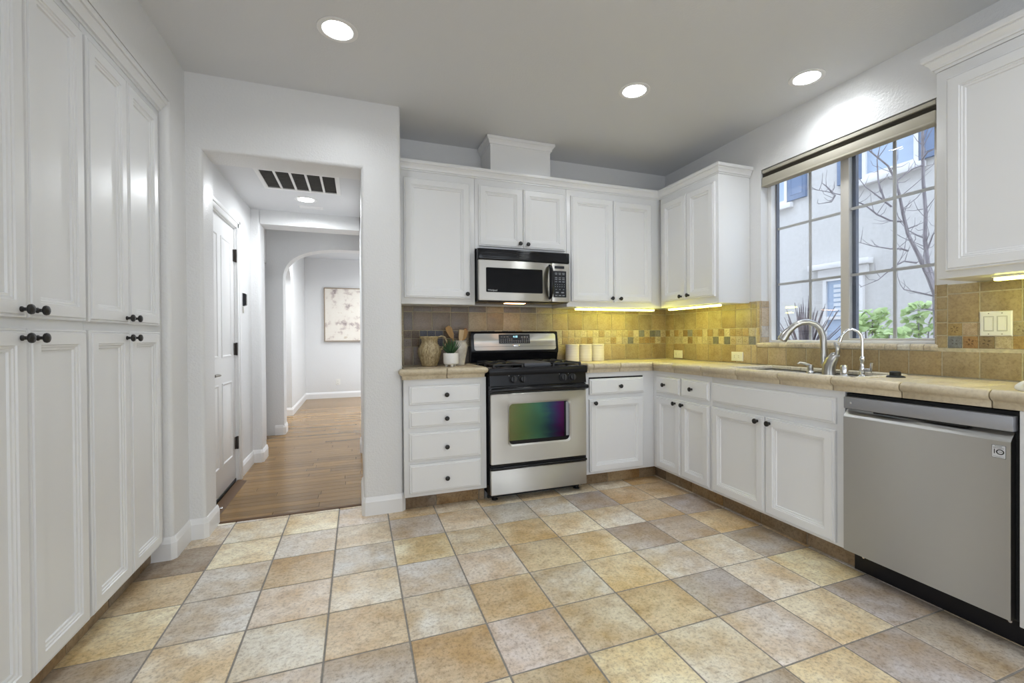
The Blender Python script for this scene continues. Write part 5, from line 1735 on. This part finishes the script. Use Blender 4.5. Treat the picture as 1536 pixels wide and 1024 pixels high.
def shutter(y0, y1, z0, z1):
    mb = MB()
    mb.box(HX - 0.045, HX - 0.001, y0, y1, z0, z1, 0.004)
    mb.rings((HX - 0.0445, y0 - 0.06, z0 + 0.08), -Y, Z, -X, abs(y1 - y0) - 0.12, 0.55, [(0, 0), (0, 0.004), (0.012, 0.012), (0.02, 0.002)])
    mb.rings((HX - 0.0445, y0 - 0.06, z0 + 0.70), -Y, Z, -X, abs(y1 - y0) - 0.12, 0.60, [(0, 0), (0, 0.004), (0.012, 0.012), (0.02, 0.002)])
    mb.build('shutter', 'shutter', hs_)
hwin(3.75, 2.72, 3.50, 4.9, 4.15); hwin(1.44, 0.705, 3.50, 4.9); hwin(2.06, 1.43, 0.75, 2.06, 1.40, True)
for a, b_ in ((2.715, 2.362), (1.825, 1.445), (0.70, 0.30)): shutter(a, b_, 3.52, 4.95)
for y0, y1 in ((3.9, 2.62), (1.60, 0.63)):
    mb = MB(); mb.box(HX - 0.09, HX - 0.001, y0, y1, 3.40, 3.495, 0.01); mb.build('sill', 'stuccotrim', hs_)
mb = MB(); mb.box(HX - 0.13, HX - 0.001, 2.27, 1.30, 2.20, 2.29, 0.01); mb.box(HX - 0.06, HX - 0.001, 2.14, 1.36, 2.06, 2.20, 0.01); mb.build('ledge', 'stuccotrim', hs_)

tr = thing('bare_tree', (5.5, -0.76, -0.25), 'leafless grey tree with forked branches outside the window', 'tree')
LIMB = dict(
trunk=[(5.5, -0.77, -0.26), (5.5, -0.77, 0.5), (5.5, -0.76, 0.96), (5.5, -0.76, 1.19), (5.5, -0.75, 1.43), (5.48, -0.76, 1.49)],
limbL=[(5.48, -0.76, 1.44), (5.42, -0.74, 1.6), (5.35, -0.7, 1.81), (5.3, -0.64, 2.02), (5.25, -0.63, 2.2), (5.2, -0.63, 2.37), (5.2, -0.58, 2.55), (5.15, -0.57, 2.63), (5.1, -0.42, 2.84)],
limbR=[(5.5, -0.75, 1.44), (5.55, -0.69, 1.64), (5.6, -0.63, 1.79), (5.6, -0.61, 1.99), (5.65, -0.59, 2.25), (5.65, -0.57, 2.56), (5.7, -0.54, 2.89), (5.7, -0.54, 3.2), (5.75, -0.53, 3.53)],
b1=[(5.48, -0.75, 1.46), (5.4, -0.67, 1.5), (5.3, -0.61, 1.53), (5.28, -0.59, 1.58)],
b2=[(5.5, -0.75, 1.34), (5.4, -0.7, 1.35), (5.3, -0.66, 1.33)],
b3=[(5.35, -0.68, 1.76), (5.28, -0.62, 1.78), (5.2, -0.58, 1.73), (5.1, -0.52, 1.62), (5.0, -0.43, 1.56)],
b4=[(5.3, -0.64, 1.87), (5.2, -0.65, 1.88), (5.1, -0.62, 1.88), (5.05, -0.51, 1.92), (5.0, -0.4, 1.98)],
b5=[(5.25, -0.62, 2.13), (5.2, -0.56, 2.15), (5.15, -0.48, 2.22), (5.1, -0.41, 2.32), (5.05, -0.34, 2.38), (4.95, -0.3, 2.43), (4.9, -0.21, 2.48), (4.85, -0.13, 2.52), (4.8, -0.08, 2.57)],
b6=[(5.2, -0.57, 2.27), (5.15, -0.51, 2.36), (5.1, -0.41, 2.49), (5.1, -0.33, 2.63)],
b7=[(5.2, -0.51, 2.35), (5.25, -0.43, 2.55), (5.3, -0.39, 2.77), (5.3, -0.42, 2.91)],
b8=[(5.6, -0.61, 2.01), (5.6, -0.55, 2.05), (5.65, -0.44, 2.13), (5.7, -0.34, 2.25)],
b9=[(5.65, -0.56, 2.75), (5.6, -0.63, 2.79), (5.6, -0.71, 2.8)],
b10=[(5.65, -0.57, 2.7), (5.6, -0.52, 2.68), (5.55, -0.47, 2.63), (5.5, -0.44, 2.57)],
b12=[(4.92, -0.25, 2.45), (4.9, -0.19, 2.54), (4.88, -0.16, 2.58)], b13=[(4.92, -0.26, 2.44), (4.9, -0.24, 2.38), (4.85, -0.15, 2.38)],
b14=[(5.6, -0.62, 1.87), (5.6, -0.67, 2.03), (5.6, -0.73, 2.09)], b15=[(5.5, -0.75, 1.28), (5.5, -0.8, 1.31), (5.5, -0.85, 1.39)])
rs = random.Random(17)
mb = MB()
mb.tube(LIMB['trunk'], [0.05, 0.040, 0.034, 0.032, 0.031, 0.028], 10); mb.build('trunk', 'bark', tr)
for nm, r0, r1 in (('limbL', 0.019, 0.006), ('limbR', 0.020, 0.010)):
    mb = MB(); n = len(LIMB[nm]); mb.tube(LIMB[nm], [r0 + (r1 - r0) * i / (n - 1) for i in range(n)], 9)
    for nb, pts in LIMB.items():
        if nb[0] == 'b' and (nb in ('b8', 'b9', 'b10', 'b14', 'b15')) == (nm == 'limbR'):
            m_ = len(pts)
            mb.tube(pts, [0.0085 - 0.006 * i / (m_ - 1) for i in range(m_)], 7)
            for i in range(1, m_):
                for _ in range(2):
                    p = Vector(pts[i - 1]).lerp(Vector(pts[i]), rs.random())
                    d = Vector((rs.uniform(-0.5, 0.5), rs.uniform(-1, 1), rs.uniform(-0.2, 1))).normalized()
                    L = rs.uniform(0.05, 0.16)
                    mb.tube([p, p + d * L * 0.6, p + d * L + Vector((0, rs.uniform(-.03, .03), 0.03))], [0.003, 0.0022, 0.0012], 5)
    for i in range(2, n):
        for _ in range(3):
            p = Vector(LIMB[nm][i - 1]).lerp(Vector(LIMB[nm][i]), rs.random())
            d = Vector((rs.uniform(-0.5, 0.5), rs.uniform(-1, 1), rs.uniform(-0.1, 1))).normalized()
            L = rs.uniform(0.08, 0.25)
            mb.tube([p, p + d * L * 0.6, p + d * L + Vector((0, rs.uniform(-.04, .04), 0.03))], [0.0035, 0.0028, 0.0013], 5)
    mb.build('branch', 'bark', tr)

fl = thing('flax_plant', (5.0, 0.11, -0.25), 'spiky bronze flax plant outside behind the big faucet', 'plant')
mb = MB()
rs = random.Random(8)
base = Vector((5.0, 0.115, 0.86))
for k in range(84):
    a = rs.uniform(0, 2 * PI)
    lean = min(1.25, abs(rs.gauss(0, 0.72)))
    L = rs.uniform(0.46, 0.70) * (1.0 - 0.14 * lean)
    d = Vector((math.cos(a) * math.sin(lean), math.sin(a) * math.sin(lean), math.cos(lean)))
    b0 = base + Vector((math.cos(a), math.sin(a), 0)) * 0.025
    dr_ = Z * (-0.10 * lean * lean * L)
    side = d.cross(Vector((rs.uniform(-.3, .3), rs.uniform(-.3, .3), 1))).normalized()
    nrm = side.cross(d)
    w_ = rs.uniform(0.009, 0.015)
    rows = []
    for t, ww in ((0, 0.7), (0.3, 1.0), (0.65, 0.8), (0.88, 0.4), (1.0, 0.03)):
        c_ = b0 + d * L * t + dr_ * t * t
        rows += [c_ - side * w_ * ww + nrm * 0.003, c_ - nrm * 0.002, c_ + side * w_ * ww + nrm * 0.003, c_ + nrm * 0.001]
    v = mb.add(rows)
    for i in range(4):
        for j in range(4):
            mb.face((v + i * 4 + j, v + i * 4 + (j + 1) % 4, v + (i + 1) * 4 + (j + 1) % 4, v + (i + 1) * 4 + j))
mb.build('leaves', 'flax', fl)
mb = MB(); mb.tube([(5.0, 0.115, -0.26), (5.01, 0.11, 0.3), (5.0, 0.115, 0.90)], [0.06, 0.05, 0.045], 10); mb.build('stem', 'bark', fl)

def leafy(label, x, y, stems, n, spread, zc, hh, seed):
    t = thing('leafy_shrub', (x, y, -0.25), label, 'shrub', 'leafy shrubs outside the window')
    rs = random.Random(seed)
    mb = MB()
    for (dx, dy, z1) in stems:
        mb.tube([(x + dx * 0.3, y + dy * 0.3, -0.26), (x + dx * 0.6, y + dy * 0.5, 0.5), (x + dx, y + dy, z1)], [0.012, 0.010, 0.005], 7)
    mb.build('stems', 'bark', t)
    mb = MB()
    for k in range(n):
        c_ = Vector((x + rs.gauss(0, spread * 0.5), y + rs.uniform(-1, 1) * spread, zc + rs.uniform(-1, 1) * hh))
        nrm = Vector((rs.uniform(-0.9, 0.1), rs.uniform(-0.6, 0.6), rs.uniform(0.3, 1))).normalized()
        u = nrm.cross(Vector((rs.uniform(-1, 1), rs.uniform(-1, 1), 0.1))).normalized()
        w_ = nrm.cross(u)
        R = rs.uniform(0.026, 0.046)
        rim_ = []
        for q in range(12):
            a = 2 * PI * q / 12
            r_ = R * (0.62 + 0.38 * abs(math.cos(a * 1.5))) * (1.25 if q == 0 else 1)
            rim_.append(c_ + u * r_ * math.cos(a) + w_ * r_ * math.sin(a) - nrm * (0.012 * (r_ / R)))
        b = mb.add([c_ + nrm * 0.002] + rim_ + [c_ - nrm * 0.001] + [p - nrm * 0.002 for p in rim_])
        for q in range(12):
            q2 = (q + 1) % 12
            mb.face((b, b + 1 + q, b + 1 + q2)); mb.face((b + 13, b + 14 + q2, b + 14 + q)); mb.face((b + 1 + q, b + 14 + q, b + 14 + q2, b + 1 + q2))
    mb.build('foliage', 'leaf', t)
leafy('leafy green shrub outside, left of the right-hand sash bar', 5.6, -0.16, [(0, 0, 1.3), (0.02, 0.08, 1.2), (0, -0.1, 1.2)], 95, 0.16, 1.27, 0.12, 3)
leafy('tall leafy green shrub outside, right of the sash bar', 5.9, -0.40, [(0, 0, 1.35), (0.05, -0.06, 1.25)], 80, 0.11, 1.28, 0.17, 4)
leafy('low leafy green shrub outside beside the bare tree trunk', 5.25, -0.52, [(0, 0, 1.15), (-0.05, 0.05, 1.1)], 55, 0.13, 1.10, 0.08, 6)
